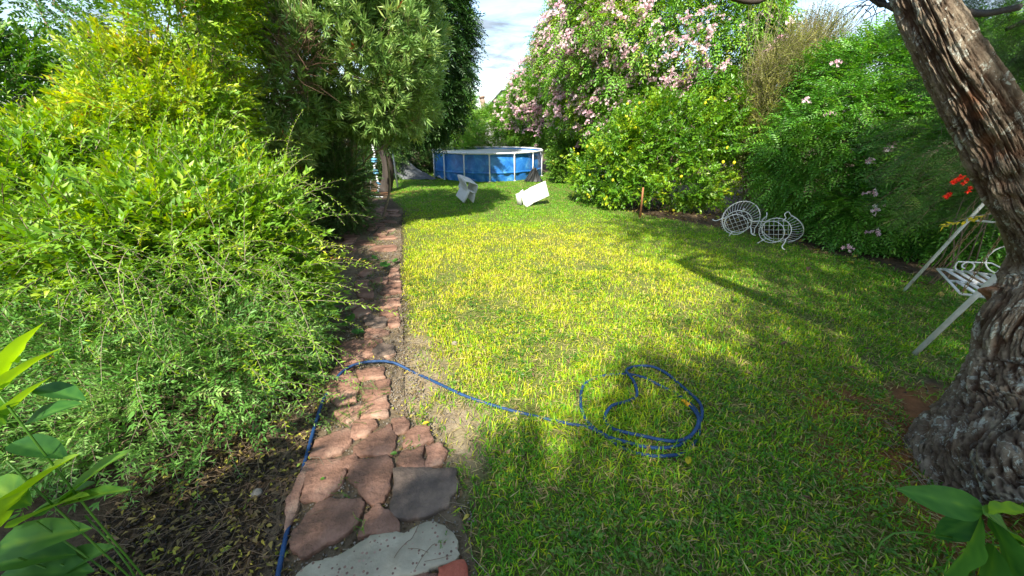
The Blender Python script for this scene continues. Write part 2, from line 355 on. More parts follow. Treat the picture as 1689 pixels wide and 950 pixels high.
def stamp(acc, tm, P, Dr, scale, roll, tint):
    V, F, mi, T = tm; n = len(P)
    if n == 0: return
    B = basis(Dr, roll); s = np.asarray(scale)+np.zeros(n)
    W_ = np.einsum('nij,kj->nki', B, V)*s[:, None, None]+np.asarray(P)[:, None, :]
    FF = F[None]+(np.arange(n)*len(V))[:, None, None]
    TT = (np.asarray(tint)+np.zeros(n))[:, None]+T[None]
    acc.add(W_.reshape(-1, 3), FF.reshape(-1, 3), np.tile(mi, n), TT.reshape(-1))
def make_sprig(parts, stem=None, stem_r=.0015):
    """parts: list of (pos, dir, roll, leaf (V,F), tint offset)"""
    a = Acc()
    for pos, d, roll, (V, F), t in parts:
        B = basis(np.array([d]), roll)[0]; a.add(V@B.T+np.array(pos), F, 0, t)
    if stem is not None:
        for i in range(len(stem)-1):
            p, q = np.array(stem[i]), np.array(stem[i+1]); w = np.array([stem_r, 0, 0]); u = np.array([0, 0, stem_r])
            a.add([p-w, p+w, p+u, q-w*.7, q+w*.7, q+u*.7], [(0, 1, 4), (0, 4, 3), (1, 2, 5), (1, 5, 4), (2, 0, 3), (2, 3, 5)], 1, 0)
    return np.concatenate(a.V), np.concatenate(a.F), np.concatenate(a.M), np.concatenate(a.T)
def bend(y, L, b): return (0, y, -b*(y/L)**2*L)
def sp_pairs(L=.2, n=7, ll=.045, lw=.016, ang=50, b=.2, alt=True, four=True, jit=.3, tj=.12, r=None, whorl=False):
    r = r or random
    parts = []
    for i in range(n):
        y = L*(.12+.88*i/(n-1)); pos = bend(y, L, b)
        for s in ((-1, 1) if not whorl else (-1, 0, 1)):
            a = R(ang)*(1-.45*i/(n-1))*r.uniform(.75, 1.2)
            ax = s*math.sin(a) if s else 0; dz = r.uniform(-jit, jit)+(.3 if s == 0 else 0)
            k = r.uniform(.75, 1.15)*(1-.25*abs(i/(n-1)-.4))
            yy = y+(r.uniform(-.3, .3)*L/n if alt else 0)
            parts.append((bend(yy, L, b), (ax, math.cos(a), dz), s*.5+r.uniform(-.5, .5), leaf_t(ll*k, lw*k, r.uniform(.1, .35), r.uniform(0, .3), four), r.uniform(-tj, tj)))
    parts.append((bend(L, L, b), (0, 1, -b), 0, leaf_t(ll, lw, .2, .1, four), .08))
    return make_sprig(parts, [bend(0, L, b), bend(L*.5, L, b), bend(L, L, b)])
def sp_whorl(n=14, ll=.12, lw=.017, L=.1, four=True):
    parts = []
    for i in range(n):
        f = i/n; y = L*f; a = random.uniform(0, 2*math.pi); e = R(random.uniform(25, 75))*(1-.5*f)
        parts.append(((0, y, 0), (math.cos(a)*math.sin(e), math.cos(e), math.sin(a)*math.sin(e)), random.uniform(-1, 1), leaf_t(ll*random.uniform(.7, 1.1), lw, .15, random.uniform(0, .2), four), random.uniform(-.15, .15)))
    return make_sprig(parts, [(0, -.12, 0), (0, L, 0)], .002)
def sp_pinnate(L=.2, n=4, ll=.05, lw=.022, b=.5):
    parts = []
    for i in range(n):
        y = L*(.25+.65*i/(n-1))
        for s in (-1, 1):
            parts.append((bend(y, L, b), (s*.85, .55, -.15+random.uniform(-.1, .1)), s*.2, leaf_t(ll*random.uniform(.8, 1.1), lw, .15, .2, False), random.uniform(-.1, .1)))
    parts.append((bend(L, L, b), (0, 1, -b*1.4), 0, leaf_t(ll*1.15, lw, .15, .2, False), .05))
    return make_sprig(parts, [bend(0, L, b), bend(L, L, b)], .0015)
def sp_frond(L=.45, n=11, b=.35, ll=.13):
    """feathery twice-divided leaf: each side rib carries a comb of tiny leaflets"""
    parts = []
    for i in range(n):
        y = L*(.15+.85*i/(n-1)); k = math.sin(math.pi*(.15+.75*i/(n-1)))
        for s in (-1, 1):
            l = ll*k; o0 = np.array(bend(y, L, b)); dd = np.array((s*.8, .6, -.25)); dd = dd/np.linalg.norm(dd)
            for j in range(5):
                q = o0+dd*l*(j+1)/5
                for s2 in (-1, 1):
                    sd = np.array((-.6*s2*s, .8*s2, -.1))+dd*.6
                    parts.append((tuple(q), tuple(sd), 0, leaf_t(.016, .005, .1, .1, False), random.uniform(-.1, .1)))
    return make_sprig(parts, [bend(0, L, b), bend(L*.5, L, b), bend(L, L, b)], .0015)

SP = {}
SP['vine'] = [sp_pairs(.20, 7, .048, .019) for _ in range(5)]
SP['vineb'] = [sp_pairs(.16, 5, .060, .027) for _ in range(4)]
SP['sage'] = [sp_pairs(.24, 11, .038, .0095, 45, .25, tj=.1) for _ in range(5)]
SP['ole'] = [sp_whorl() for _ in range(5)]
SP['lemon'] = [sp_pairs(.16, 4, .075, .036, 60, .15) for _ in range(5)]
SP['pin'] = [sp_pinnate() for _ in range(5)]
SP['pinb'] = [sp_pinnate(.26, 6, .055, .022, .45) for _ in range(5)]
SP['drk'] = [sp_pinnate(.35, 8, .08, .028, .7) for _ in range(4)]
SP['oval'] = [sp_pairs(.2, 5, .06, .035, 60, .3, four=False) for _ in range(4)]
SP['tiny'] = [sp_pairs(.22, 9, .022, .010, 55, .1, four=False) for _ in range(4)]
SP['frond'] = [sp_frond() for _ in range(4)]

def crown_pts(ells, n, lump=.3, shell=.35, freq=1.6, seed=1, cull=.75, zmin=.02, hole=0, hf=2.6):
    w = np.array([r[0]*r[1]+r[1]*r[2]+r[0]*r[2] for _, r in ells]); w = w/w.sum()
    P = []; N = []
    for i, (c, r) in enumerate(ells):
        k = int(n*w[i]*1.7)+4
        d = rng.normal(size=(k, 3)); d /= np.linalg.norm(d, axis=1, keepdims=True)
        q = d*freq*1.0
        rr = 1+lump*2*(fbm(q[:, 0]*1.5+9+i, q[:, 1]*1.5+5, q[:, 2]*1.5+seed, seed, 3)-.5)
        sh = 1-shell*rng.random(k)**1.6
        p = c+d*r*(rr*sh)[:, None]
        nn = d/r; nn /= np.linalg.norm(nn, axis=1, keepdims=True)
        keep = p[:, 2] > zmin
        for j, (c2, r2) in enumerate(ells):
            if j != i: keep &= (((p-c2)/r2)**2).sum(1) > .6
        tc_ = np.array((0, 0, CH))-p; tc_ /= np.linalg.norm(tc_, axis=1, keepdims=True)
        back = (nn*tc_).sum(1) < -.25
        keep &= ~(back & (rng.random(k) < cull))
        if hole: keep &= ~((fbm(p[:, 0]*hf, p[:, 1]*hf, p[:, 2]*hf, seed+5, 2) < hole) & (sh > .72))
        P.append(p[keep]); N.append(nn[keep])
    P = np.concatenate(P); N = np.concatenate(N)
    if len(P) > n:
        s = rng.permutation(len(P))[:n]; P = P[s]; N = N[s]
    return P, N
def foliage(acc, kind, ells, n, scale=1.0, out=.7, up=.5, jit=.55, tint=.5, tvar=.3, cl=3.0, rollj=.9, **kw):
    """scatter sprigs through the crown's shell; tint drifts in clumps"""
    P, N = crown_pts(ells, n, **kw)
    d = N*out+np.array((0, 0, up))+rng.normal(size=P.shape)*jit
    cn = fbm(P[:, 0]*cl, P[:, 1]*cl, P[:, 2]*cl, 31, 2)-.5
    t = tint+cn*tvar*2.2+rng.normal(size=len(P))*tvar*.3
    v = rng.integers(0, len(SP[kind]), len(P)); s = scale*rng.uniform(.75, 1.25, len(P)); ro = rng.normal(size=len(P))*rollj
    for i, tm in enumerate(SP[kind]):
        q = v == i; stamp(acc, tm, P[q], d[q], s[q], ro[q], t[q])
    return P, N
def canes(acc, starts, dirs, L, leaf, spacing, rstem=.003, grav=.9, mi=0, mis=1, tint=.5, curl=.25, lean=.9, taper=True, tv=.15):
    """long arching shoots clothed with leaves down to the tip"""
    LV, LF = leaf; LM = np.zeros(len(LF), int)+mi
    P = []; Dd = []; S = []; TT = []
    for st, d0, l in zip(starts, dirs, L):
        n = max(4, int(l/.05)); p = np.array(st, float); d = np.array(d0, float); d /= np.linalg.norm(d)
        pts = [p.copy()]; ds = [d.copy()]; c = rng.normal(size=3)*curl
        for i in range(n):
            d = d+np.array((0, 0, -grav))*(l/n)+c*(l/n); d /= np.linalg.norm(d); p = p+d*l/n
            if p[2] < .03: p[2] = .03; d[2] = abs(d[2])*.2
            pts.append(p.copy()); ds.append(d.copy())
        tube(acc, [Vector(q) for q in pts], [rstem*(1-.7*i/n) for i in range(n+1)], 3, mis, 0, False)
        k = int(l/spacing); side = rng.uniform(0, 6.28); tb = tint+rng.normal()*tv
        for j in range(k):
            f = (j+.5)/k*n*.97+.03*n; i0 = min(int(f), n-1); q = pts[i0]+(pts[i0+1]-pts[i0])*(f-i0); dd = ds[i0]
            side += 2.4
            pr = np.cross(dd, (0, 0, 1)); pr /= max(np.linalg.norm(pr), 1e-6); pu = np.cross(pr, dd)
            ld = dd*.6+(pr*math.cos(side)+pu*(.35+.65*math.sin(side)))*lean
            P.append(q); Dd.append(ld); S.append(rng.uniform(.7, 1.15)*(1-.45*(f/n)**2 if taper else 1)); TT.append(tb+rng.normal()*.08)
    if P: stamp(acc, (LV, LF, LM, np.zeros(len(LV))), np.array(P), np.array(Dd), np.array(S), rng.normal(size=len(P))*.5, np.array(TT))
def branches(acc, base, ells, n=10, r0=.05, mi=0, spread=.5, seg=7, sides=5, wig=.12):
    base = np.array(base, float)
    for i in range(n):
        c, r = ells[rng.integers(len(ells))]
        d = rng.normal(size=3); d /= np.linalg.norm(d)
        e = c+d*r*rng.uniform(.2, .85); e[2] = max(e[2], .1)
        b = base+np.array((rng.normal()*spread*.3, rng.normal()*spread*.3, 0))
        mid = b*.5+e*.5+np.array((rng.normal()*wig, rng.normal()*wig, .25*np.linalg.norm(e-b)*rng.uniform(.3, 1)))
        pts = smooth_path([b, b*.6+mid*.4+rng.normal(size=3)*wig*.3, mid, mid*.45+e*.55+rng.normal(size=3)*wig*.4, e], seg//2)
        m_ = len(pts); tube(acc, pts, [r0*(1-.85*j/m_)*rng.uniform(.95, 1.05) for j in range(m_)], sides, mi, 0, False)

# ------------------------------------------------------------------ ground
def path_edge(y): return np.interp(y, [-2, 1.0, 1.35, 2.0, 2.6, 3.3, 4.37, 6.3, 8.76, 20], [.6, -.2, -.30, -.72, -.92, -1.15, -1.46, -2.0, -2.67, -6])+.03*np.sin(y*2.3)          # lawn side of the path
RB = np.array([(-3, 9), (1, 7), (3, 6.4), (4.5, 6.0), (5.6, 5.3), (6.5, 4.9), (7.3, 4.2), (8.6, 3.1), (10.5, 2.6), (14, 2.3), (18, 2.5), (22, 2.5)])
def lawn_mask(x, y):
    l = path_edge(y); l = np.where(y > 8.9, l-.02-(y-8.9)*.12, l)
    rb = np.interp(y, RB[:, 0], RB[:, 1])
    e = (fbm(x*1.3, y*1.3, 0, 3, 2)-.5)*.5
    m = np.clip((x-l+e*.3)/.12, 0, 1)*np.clip((rb-x+e)/.35, 0, 1)*np.clip((17.3-y+e)/.4, 0, 1)
    m = m*np.where(y < .4, .6, 1)
    tr = np.hypot(x-3.15, y-1.75); m = m*np.clip((tr-.44+(fbm(x*5, y*5, 0, 29, 3)-.5)*1.0)/.35, 0, 1)
    return m
SAND = [(-.78, 2.35, .38, .75), (-.45, 2.0, .3, .4), (-.35, 1.7, .22, .3), (-.95, 3.0, .14, .35)]
def sand(x, y):
    r = 0*x
    n = fbm(x*5, y*5, 0, 8, 3)
    for a, b, rx, ry in SAND:
        r = np.maximum(r, np.clip(1.25-np.sqrt(((x-a)/rx)**2+((y-b)/ry)**2)+(n-.5)*1.2, 0, 1))
    return np.clip(r, 0, 1)
def redness(x, y):
    n = fbm(x*4, y*4, 0, 9, 3)-.5
    return np.clip(1.7-np.hypot((x-2.9)/.75, (y-1.6)/.6)+n*1.8, 0, .9)+.7*np.clip(1.2-np.hypot((x+4)/.9, (y-11.8)/.5)+n, 0, 1)
def gz(x, y): return .012*(fbm(x*1.1, y*1.1, 0, 77, 2)-.5)*2*np.exp(-(np.hypot(x, y)/60)**2)
fx = np.arange(-8, 10.01, .09); fy = np.arange(-3, 19.01, .09)
gx = np.concatenate([[-600, -250, -100, -50, -25, -14, -10], fx, [12, 16, 26, 50, 100, 250, 600]])
gy = np.concatenate([[-300, -120, -50, -25, -12, -6], fy, [20, 23, 28, 36, 60, 120, 300, 900]])
X, Y = np.meshgrid(gx, gy); nx_, ny_ = len(gx), len(gy)
xf, yf = X.ravel(), Y.ravel()
idx = np.arange(nx_*ny_).reshape(ny_, nx_)
a_, b_, c_, d_ = idx[:-1, :-1].ravel(), idx[:-1, 1:].ravel(), idx[1:, 1:].ravel(), idx[1:, :-1].ravel()
ac = Acc(); ac.add(np.stack([xf, yf, gz(xf, yf)-.006], 1), np.stack([a_, b_, c_, d_], 1))
lm_ = lawn_mask(xf, yf)
g = ac.build('ground', ['soil'], smooth=True, attrs={'lawn': lm_*(1-.3*sand(xf, yf)), 'sand': sand(xf, yf)*(xf > path_edge(yf)-.15), 'red': redness(xf, yf)})
tag(g, kind='structure')

# ------------------------------------------------------------------ stone path
def poly_area_inside(poly, x, y):
    r = np.zeros(len(x), bool); n = len(poly)
    for i in range(n):
        x1, y1 = poly[i]; x2, y2 = poly[(i+1) % n]
        c = ((y1 > y) != (y2 > y)) & (x < (x2-x1)*(y-y1)/(y2-y1+1e-12)+x1); r ^= c
    return r
STONES = []
def stone_mesh(poly, th, name, mat, parent, z0=.0, dome=.002, label=None, rough=.009, step=.018, zt=None):
    """slab with a chipped outline, a worn rounded rim and a slightly uneven top"""
    P = np.array(poly, float); n = len(P); pts = []
    for i in range(n):
        a, b = P[i], P[(i+1) % n]; L = np.linalg.norm(b-a); k = max(1, int(L/step))
        for j in range(k): pts.append(a+(b-a)*j/k)
    pts = np.array(pts); c = pts.mean(0); k = len(pts)
    dirv = (pts-c); ln = np.linalg.norm(dirv, axis=1, keepdims=True); dirv = dirv/ln
    pts = pts+dirv*((vn(pts[:, 0]*22, pts[:, 1]*22, 0, 5)-.5)*rough*3.6+(vn(pts[:, 0]*60, pts[:, 1]*60, 0, 6)-.5)*.010)[:, None]
    rings = [(1.0, -.03, 0), (1.0, th-.005, 0), (0, th, .005), (.72, th+dome*.6, None), (.36, th+dome, None)]
    V = []
    for f, z, ins in rings:
        if ins is not None and f == 0: q = pts-dirv*ins
        elif f == 1.0: q = pts
        else: q = c+(pts-c)*f
        zz = z+z0+((fbm(q[:, 0]*7, q[:, 1]*7, 0, 12, 3)-.5)*.012 if z > 0 else 0)
        V.append(np.column_stack([q, zz+0*q[:, 0]]))
    V.append(np.array([[c[0], c[1], th+dome+z0]])); V = np.concatenate(V)
    F = []
    for r in range(len(rings)-1):
        for j in range(k):
            a = r*k+j; b = r*k+(j+1) % k; F += [(a, b, b+k), (a, b+k, a+k)]
    r = len(rings)-1
    for j in range(k): F.append((r*k+j, r*k+(j+1) % k, len(V)-1))
    F = np.array(F)
    area = .5*np.sum(P[:, 0]*np.roll(P[:, 1], -1)-np.roll(P[:, 0], -1)*P[:, 1])
    if area < 0: F = F[:, ::-1]
    a = Acc(); a.add(V, F); o = a.build(name, [mat], None, loc=(c[0], c[1], 0)); o.parent = parent
    if label: o['label'] = label
    STONES.append(P); return o
ac = Acc()
ys = np.arange(-1.5, 9.21, .15); V = []; F = []
for i, y in enumerate(ys):
    w = 1.02
    e = float(path_edge(y))+.05*(float(vn(y*3, 0, 0, 3))-.5)
    for j in range(9): V.append((e+.0-w*j/8, y, .006+.004*math.sin(i*1.7+j)))
for i in range(len(ys)-1):
    for j in range(8):
        a = i*9+j; F.append((a+1, a, a+9, a+10))
ac.add(V, F); pv = np.array(V); path = ac.build('path', ['soil'], smooth=True, attrs={'sand': .75*fbm(pv[:, 0]*4, pv[:, 1]*4, 0, 33, 3)}); tag(path, kind='structure')
def zA(l): return [(420+x/2.435, 560+y/2.435) for x, y in l]
def zB(l): return [(480+x/3.393, 340+y/3.393) for x, y in l]
def zC(l): return [(470+x/5.118, 780+y/5.118) for x, y in l]
def gp(l):
    q = np.array([tuple(G(x, y, .035)[:2]) for x, y in l]); c = q.mean(0); d = q-c; n = np.linalg.norm(d, axis=1, keepdims=True)
    return [tuple(v) for v in c+d*(1+.012/n)]
near = [[(133,805),(180,745),(250,660),(300,640),(425,635),(432,690),(415,730),(370,770),(215,858),(150,845)],
 [(215,490),(345,475),(358,540),(330,590),(270,640),(185,640),(205,570)],
 [(380,545),(395,490),(530,465),(548,480),(545,590),(520,640),(470,655),(420,610),(400,570)],
 [(440,700),(500,665),(530,690),(560,730),(570,765),(425,782)],
 [(225,460),(250,400),(330,365),(385,350),(380,400),(345,455),(270,472)],
 [(390,390),(395,325),(480,315),(490,340),(440,380)],
 [(405,430),(450,395),(545,335),(560,400),(550,460),(480,462),(410,455)],
 [(352,468),(400,462),(400,485),(385,508),(352,510)],
 [(550,320),(600,310),(620,340),(600,370),(560,370)],
 [(603,400),(612,372),(650,345),(700,350),(710,395),(660,415),(605,420)],
 [(575,490),(600,450),(675,430),(680,512),(600,506)],
 [(690,430),(735,415),(760,450),(750,490),(690,512)],
 [(320,285),(360,270),(422,258),(415,315),(385,340),(330,310)],
 [(432,262),(530,218),(533,300),(430,316)],
 [(295,190),(310,150),(390,138),(415,170),(405,240),(340,255),(300,240)],
 [(428,192),(500,165),(538,160),(535,205),(480,240),(435,230)],
 [(408,120),(515,107),(520,148),(425,158)],
 [(310,130),(340,102),(395,97),(380,130),(320,145)],
 [(350,60),(410,10),(470,0),(480,50),(430,80),(360,85)], [(488,55),(502,22),(550,20),(560,50),(530,68)],
 [(130,640),(170,560),(205,500),(212,490),(200,560),(180,636),(165,700),(120,770)]]
dark = [[(560,520),(600,512),(808,520),(800,600),(770,670),(690,695),(620,712),(560,690),(548,650),(555,590)]]
mid = [[(355,835),(380,765),(450,750),(510,742),(500,770),(400,815)],
 [(415,700),(430,682),(545,690),(540,708),(450,733),(415,730)],
 [(345,600),(370,570),(440,557),(440,588),(405,606),(350,618)], [(500,577),(590,567),(597,600),(540,613),(507,602)],
 [(545,630),(600,617),(608,658),(560,673),(545,665)], [(320,530),(395,517),(408,530),(350,568),(322,568)],
 [(360,457),(380,447),(440,452),(460,470),(457,515),(370,503)], [(530,440),(560,424),(612,428),(616,478),(540,488),(500,492)],
 [(360,432),(370,414),(428,412),(428,438),(362,446)], [(450,412),(490,397),(540,395),(536,428),(460,428)],
 [(548,400),(598,396),(612,418),(562,419)], [(440,543),(500,522),(608,512),(607,548),(500,563),(445,548)],
 [(377,382),(410,352),(465,337),(460,363),(402,390)], [(560,346),(600,342),(607,388),(548,388)], [(250,800),(300,762),(345,748),(372,752),(348,828),(290,848)]]
mid_dark = [[(410,627),(440,607),(530,627),(535,645),(508,673),(460,683),(420,660)], [(465,802),(480,782),(520,767),(568,777),(572,820),(500,838),(470,833)]]
for q in near: stone_mesh(gp(zA(q)), .035, 'flagstone', 'flagstone', path)
for q in dark: stone_mesh(gp(zA(q)), .035, 'flagstone', 'dark_stone', path, label='dark grey-brown squarish flagstone')
for q in mid: stone_mesh(gp(zB(q)), .035, 'flagstone', 'flagstone', path)
for q in mid_dark: stone_mesh(gp(zB(q)), .045, 'flagstone', 'dark_stone', path, label='dark grey flagstone')
# the far end of the path: rows of smaller stones
y = 5.75; r_ = random.Random(5)
while y < 9.1:
    h = r_.uniform(.22, .36); x = float(path_edge(y+h/2))-.03-r_.uniform(0, .08); xe = x-r_.uniform(.75, .95)
    while x > xe:
        w = r_.uniform(.2, .42); j = lambda: r_.uniform(-.06, .06)
        if r_.random() < .8:
            stone_mesh([(x+j(), y+.02+j()), (x+j(), y+h*.6+j()), (x-w*.3+j(), y+h-.02+j()), (x-w+.03+j(), y+h-.03+j()), (x-w+.03+j(), y+.03+j()), (x-w*.5+j(), y+.01+j())], .032, 'flagstone', 'flagstone', path, step=.09, z0=r_.uniform(-.011, .0))
        x -= w
    y += h
slab = [(130,860),(250,760),(430,720),(500,680),(600,620),(740,565),(930,530),(1010,520),(1080,480),(1200,440),(1330,470),(1400,520),(1440,590),(1445,690),(1400,765),(1250,800),(960,868),(780,1010),(200,1060),(60,960)]
stone_mesh(gp(zC(slab)), .05, 'concrete_slab', 'speckled_concrete', path, label='pale concrete slab flecked with dark pebbles')
stone_mesh(gp(zC([(1300,812),(1500,767),(1520,860),(1500,960),(1320,980)])), .055, 'brick', 'red_brick', path, label='broken orange-red brick')
stone_mesh(gp(zC([(900,905),(1100,860),(1280,835),(1300,985),(950,1010)])), .035, 'flagstone', 'flagstone', path)

# ------------------------------------------------------------------ lawn grass
def blades(name, n, box_, dens, L, Wd, label, cat=None, tintf=None, seedh=0, lie=.9):
    x0, x1, y0, y1 = box_
    x = rng.uniform(x0, x1, n); y = rng.uniform(y0, y1, n); k = rng.random(n) < dens(x, y); x = x[k]; y = y[k]; n = len(x)
    az = rng.uniform(0, 6.283, n); le = L(x, y)*rng.uniform(.55, 1.3, n); w = Wd(x, y)*rng.uniform(.7, 1.3, n)
    ln_ = rng.beta(2, 2, n)*lie+.12                      # how far the blade leans over
    dx, dy = np.cos(az), np.sin(az); z0 = gz(x, y)
    b = np.stack([x, y, z0-.01], 1); s = np.stack([-dy, dx, 0*dx], 1)
    tw = rng.normal(size=n)*.25; s[:, 2] = tw
    m_ = b+np.stack([dx*le*.4*ln_, dy*le*.4*ln_, le*.55*(1.05-ln_*.55)], 1)
    t = b+np.stack([dx*le*ln_*1.0, dy*le*ln_*1.0, le*(1.02-ln_*.95)], 1); t[:, 2] = np.maximum(t[:, 2], z0+.004)
    V = np.stack([b-s*w[:, None]*.35, b+s*w[:, None]*.35, m_-s*w[:, None]*.5, m_+s*w[:, None]*.5, t], 1).reshape(-1, 3)
    F = (np.array([(0, 1, 3), (0, 3, 2), (2, 3, 4)])[None]+(np.arange(n)*5)[:, None, None]).reshape(-1, 3)
    T = np.repeat(tintf(x, y)+rng.normal(size=n)*np.interp(y, [2, 5, 10], [.20, .13, .07]), 5)
    dead = np.repeat(rng.random(n) < .07, 5); T[dead] = 1
    a = Acc(); a.add(V, F, 0, T); o = a.build(name, ['grass']); tag(o, label, cat, kind='stuff'); return o
def on_stone(x, y):
    r = np.zeros(len(x), bool)
    for P in STONES:
        q = (x > P[:, 0].min()) & (x < P[:, 0].max()) & (y > P[:, 1].min()) & (y < P[:, 1].max())
        if q.any():
            i = np.where(q)[0]; r[i] |= poly_area_inside(P, x[i], y[i])
    return r
def gden(x, y):
    d = lawn_mask(x, y)*np.interp(y, [0, 2, 4, 7, 11, 17], [1, 1, .68, .42, .32, .27])
    t = fbm(x*6, y*6, 0, 21, 3); t2 = fbm(x*2.4, y*2.4, 0, 26, 3); d = d*np.clip(.7+(t-.4)*2.4, .2, 1)*np.clip(.65+(t2-.40)*3, .3, 1)
    d = d*(1-.9*sand(x, y))
    fr = np.abs(x) < y*1.45+2.0
    return d*fr*(~on_stone(x, y))
def gtint(x, y):
    yel = np.exp(-(np.abs(y-5.2)/3.2)**3)*np.clip((4.4-x)/2.6, 0, 1)*.44           # yellower middle of the lawn
    return .27+yel+.30*(fbm(x*.9, y*.9, 0, 55, 3)-.5)+.25*(fbm(x*7, y*7, 0, 56, 2)-.5)
blades('lawn_grass', 1250000, (-5, 7.5, .3, 17.6), gden, lambda x, y: np.interp(y, [0, 3, 8, 17], [.075, .07, .055, .045])*(.7+.6*fbm(x*3, y*3, 0, 91, 2))*(1+.35*np.exp(-(np.hypot(x-.8, y-2.1)/.8)**4)), lambda x, y: np.interp(y, [0, 3, 8, 17], [.0058, .0068, .0095, .014]),
       'yellow-green mown lawn grass between the stone path and the hedges', tintf=gtint)

# ------------------------------------------------------------------ foliage on the left
def shrub(name, label, cat, kind, leafm, ells, n, base, scale=1, stems=8, stemr=.02, stemm='twig', part='foliage', group=None, **kw):
    t = thing(name, (base[0], base[1], 0), label, cat, group)
    a = Acc(); foliage(a, kind, ells, n, scale, **kw)
    o = a.build(part, [leafm, stemm]); local(o, t); o['kind'] = 'stuff'
    if stems:
        b = Acc(); branches(b, (base[0], base[1], -.03), ells, stems, stemr)
        q = b.build('stems', [stemm], smooth=True); local(q, t)
    return t

# A far-left shrub
e = [ell(10, 190, 4.6, 80, 90, .9), ell(-30, 150, 4.6, 50, 50, .5), ell(-100, 120, 4.6, 70, 110, .8), ell(10, 300, 4.3, 110, 120, .9)]
shrub('leafy_shrub', 'mid-green shrub at the far left with brown stems showing below its leafy top', 'shrub', 'vine', 'green_leaf', e, 3000, (-5.9, 4.4), 1.6, 14, .025, tint=.4, tvar=.35, seed=4, lump=.5, hole=.42)
# F sparse round-leaved tree against the sky
e = [ell(200, 60, 6.8, 105, 80, .9), ell(120, 20, 7.2, 60, 50, .6), ell(300, 40, 7.4, 90, 110, 1.0), ell(250, 140, 6.8, 110, 70, 1.0)]
shrub('sparse_tree', 'tree with small round dark leaves against the sky behind the yellow-green shrub', 'tree', 'oval', 'green_leaf', e, 1500, (-5.6, 6.9), .85, 26, .05, tint=.3, tvar=.3, seed=9, lump=.5, shell=.6, part='crown')
# B yellow-green climbing shrub
e = [ell(270, 185, 4.4, 80, 80, .7), ell(325, 60, 4.8, 52, 90, .6), ell(330, -30, 5.0, 50, 80, .6), ell(180, 265, 3.9, 100, 50, .7), ell(320, 205, 4.4, 55, 80, .5), ell(350, 120, 4.8, 32, 50, .3)]
t = shrub('climbing_shrub', 'tall bright yellow-green climbing shrub left of the oleander', 'shrub', 'vine', 'vine_leaf', e, 6800, (-3.9, 4.4), 1.2, 16, .02, tint=.62, tvar=.35, seed=2, lump=.3, hole=.42)
a = Acc(); P, N = crown_pts(e, 380, seed=3, shell=.15)
canes(a, P, N*.6+np.array((0, 0, .7))+rng.normal(size=P.shape)*.3, rng.uniform(.2, .5, len(P)), leaf_t(.062, .022), .03, .0025, 1.8, tint=.72)
o = a.build('shoots', ['vine_leaf', 'pale_twig']); local(o, t); o['kind'] = 'stuff'
# C fresh green sprawling shrub that leans out over the path
e = [ell(90, 340, 3.2, 170, 100, .9), ell(250, 400, 2.9, 170, 90, .8), ell(385, 400, 3.1, 88, 88, .6), ell(300, 320, 3.7, 120, 60, .6), ell(30, 450, 2.6, 130, 90, .7), ell(445, 470, 3.0, 48, 75, .4), ell(405, 325, 3.9, 55, 42, .4)]
t = shrub('sprawling_shrub', 'large fresh green sprawling shrub with long arching shoots leaning over the stone path', 'shrub', 'vine', 'vine_leaf', e, 7600, (-3.1, 3.3), 1.45, 26, .014, tint=.42, tvar=.4, seed=6, lump=.6, shell=.6, hole=.50)
a = Acc(); P, N = crown_pts(e, 620, seed=8, shell=.2, lump=.5)
canes(a, P, N*.8+np.array((.15, -.1, .45))+rng.normal(size=P.shape)*.35, rng.uniform(.25, .75, len(P)), leaf_t(.062, .019), .022, .0025, 1.6, tint=.45)
for _ in range(300):
    p = D(rng.uniform(60, 480), rng.uniform(400, 640), rng.uniform(1.9, 2.7)); g_ = max(p.z, .2)
    canes(a, [(p.x, p.y, g_)], [(.6+rng.normal()*.4, -.3+rng.normal()*.4, .4+rng.normal()*.35)], [rng.uniform(.35, .85)], leaf_t(.05, .012), .015, .0022, 2.0, tint=.42, curl=.5)
# the long shoots seen against the dark under the oleander
st = [D(500, 470, 2.9), D(505, 520, 2.8), D(500, 560, 2.6), D(480, 590, 2.5), D(505, 440, 3.2), D(430, 290, 3.6), D(470, 270, 3.7), D(440, 300, 3.5), D(400, 330, 3.2), D(470, 400, 3.2), D(500, 420, 3.1), D(450, 330, 3.4)]
dr = [(1, -.2, .4), (1, 0, .1), (1, -.3, .3), (.9, -.3, .1), (1, .2, .5), (1, .1, .15), (.25, .1, 1.0), (.8, -.2, .2), (.9, -.3, .3), (1, .1, .3), (.8, -.1, .5), (.5, 0, .9)]
canes(a, [tuple(q) for q in st], dr, [.55, .5, .6, .5, .6, 1.0, .55, .9, .9, .5, .5, .6], leaf_t(.045, .014), .014, .004, 1.5, tint=.62, curl=.1)
o = a.build('shoots', ['vine_leaf', 'pale_twig']); local(o, t); o['kind'] = 'stuff'
# D grey-green willowy shrub lower down
e = [ell(190, 560, 2.3, 150, 100, .6), ell(365, 560, 2.5, 110, 95, .45), ell(270, 690, 1.9, 110, 110, .45), ell(425, 640, 2.2, 62, 75, .35), ell(120, 690, 1.9, 120, 120, .5), ell(190, 830, 1.55, 110, 90, .35), ell(80, 850, 1.6, 130, 110, .4), ell(250, 790, 1.6, 90, 80, .3), ell(350, 735, 1.8, 80, 60, .3), ell(400, 690, 2.05, 95, 85, .4), ell(320, 780, 1.7, 100, 80, .35), ell(230, 870, 1.42, 100, 70, .25), ell(180, 900, 1.4, 130, 80, .3), ell(455, 650, 2.3, 50, 55, .3), ell(330, 640, 2.1, 120, 100, .4)]
t = shrub('willowy_shrub', 'grey-green narrow-leaved willowy shrub drooping to the ground beside the near path', 'shrub', 'sage', 'sage_leaf', e, 8200, (-2.2, 2.1), 1.25, 26, .010, tint=.42, tvar=.4, seed=12, lump=.6, shell=.6, up=.1, out=.9, hole=.45)
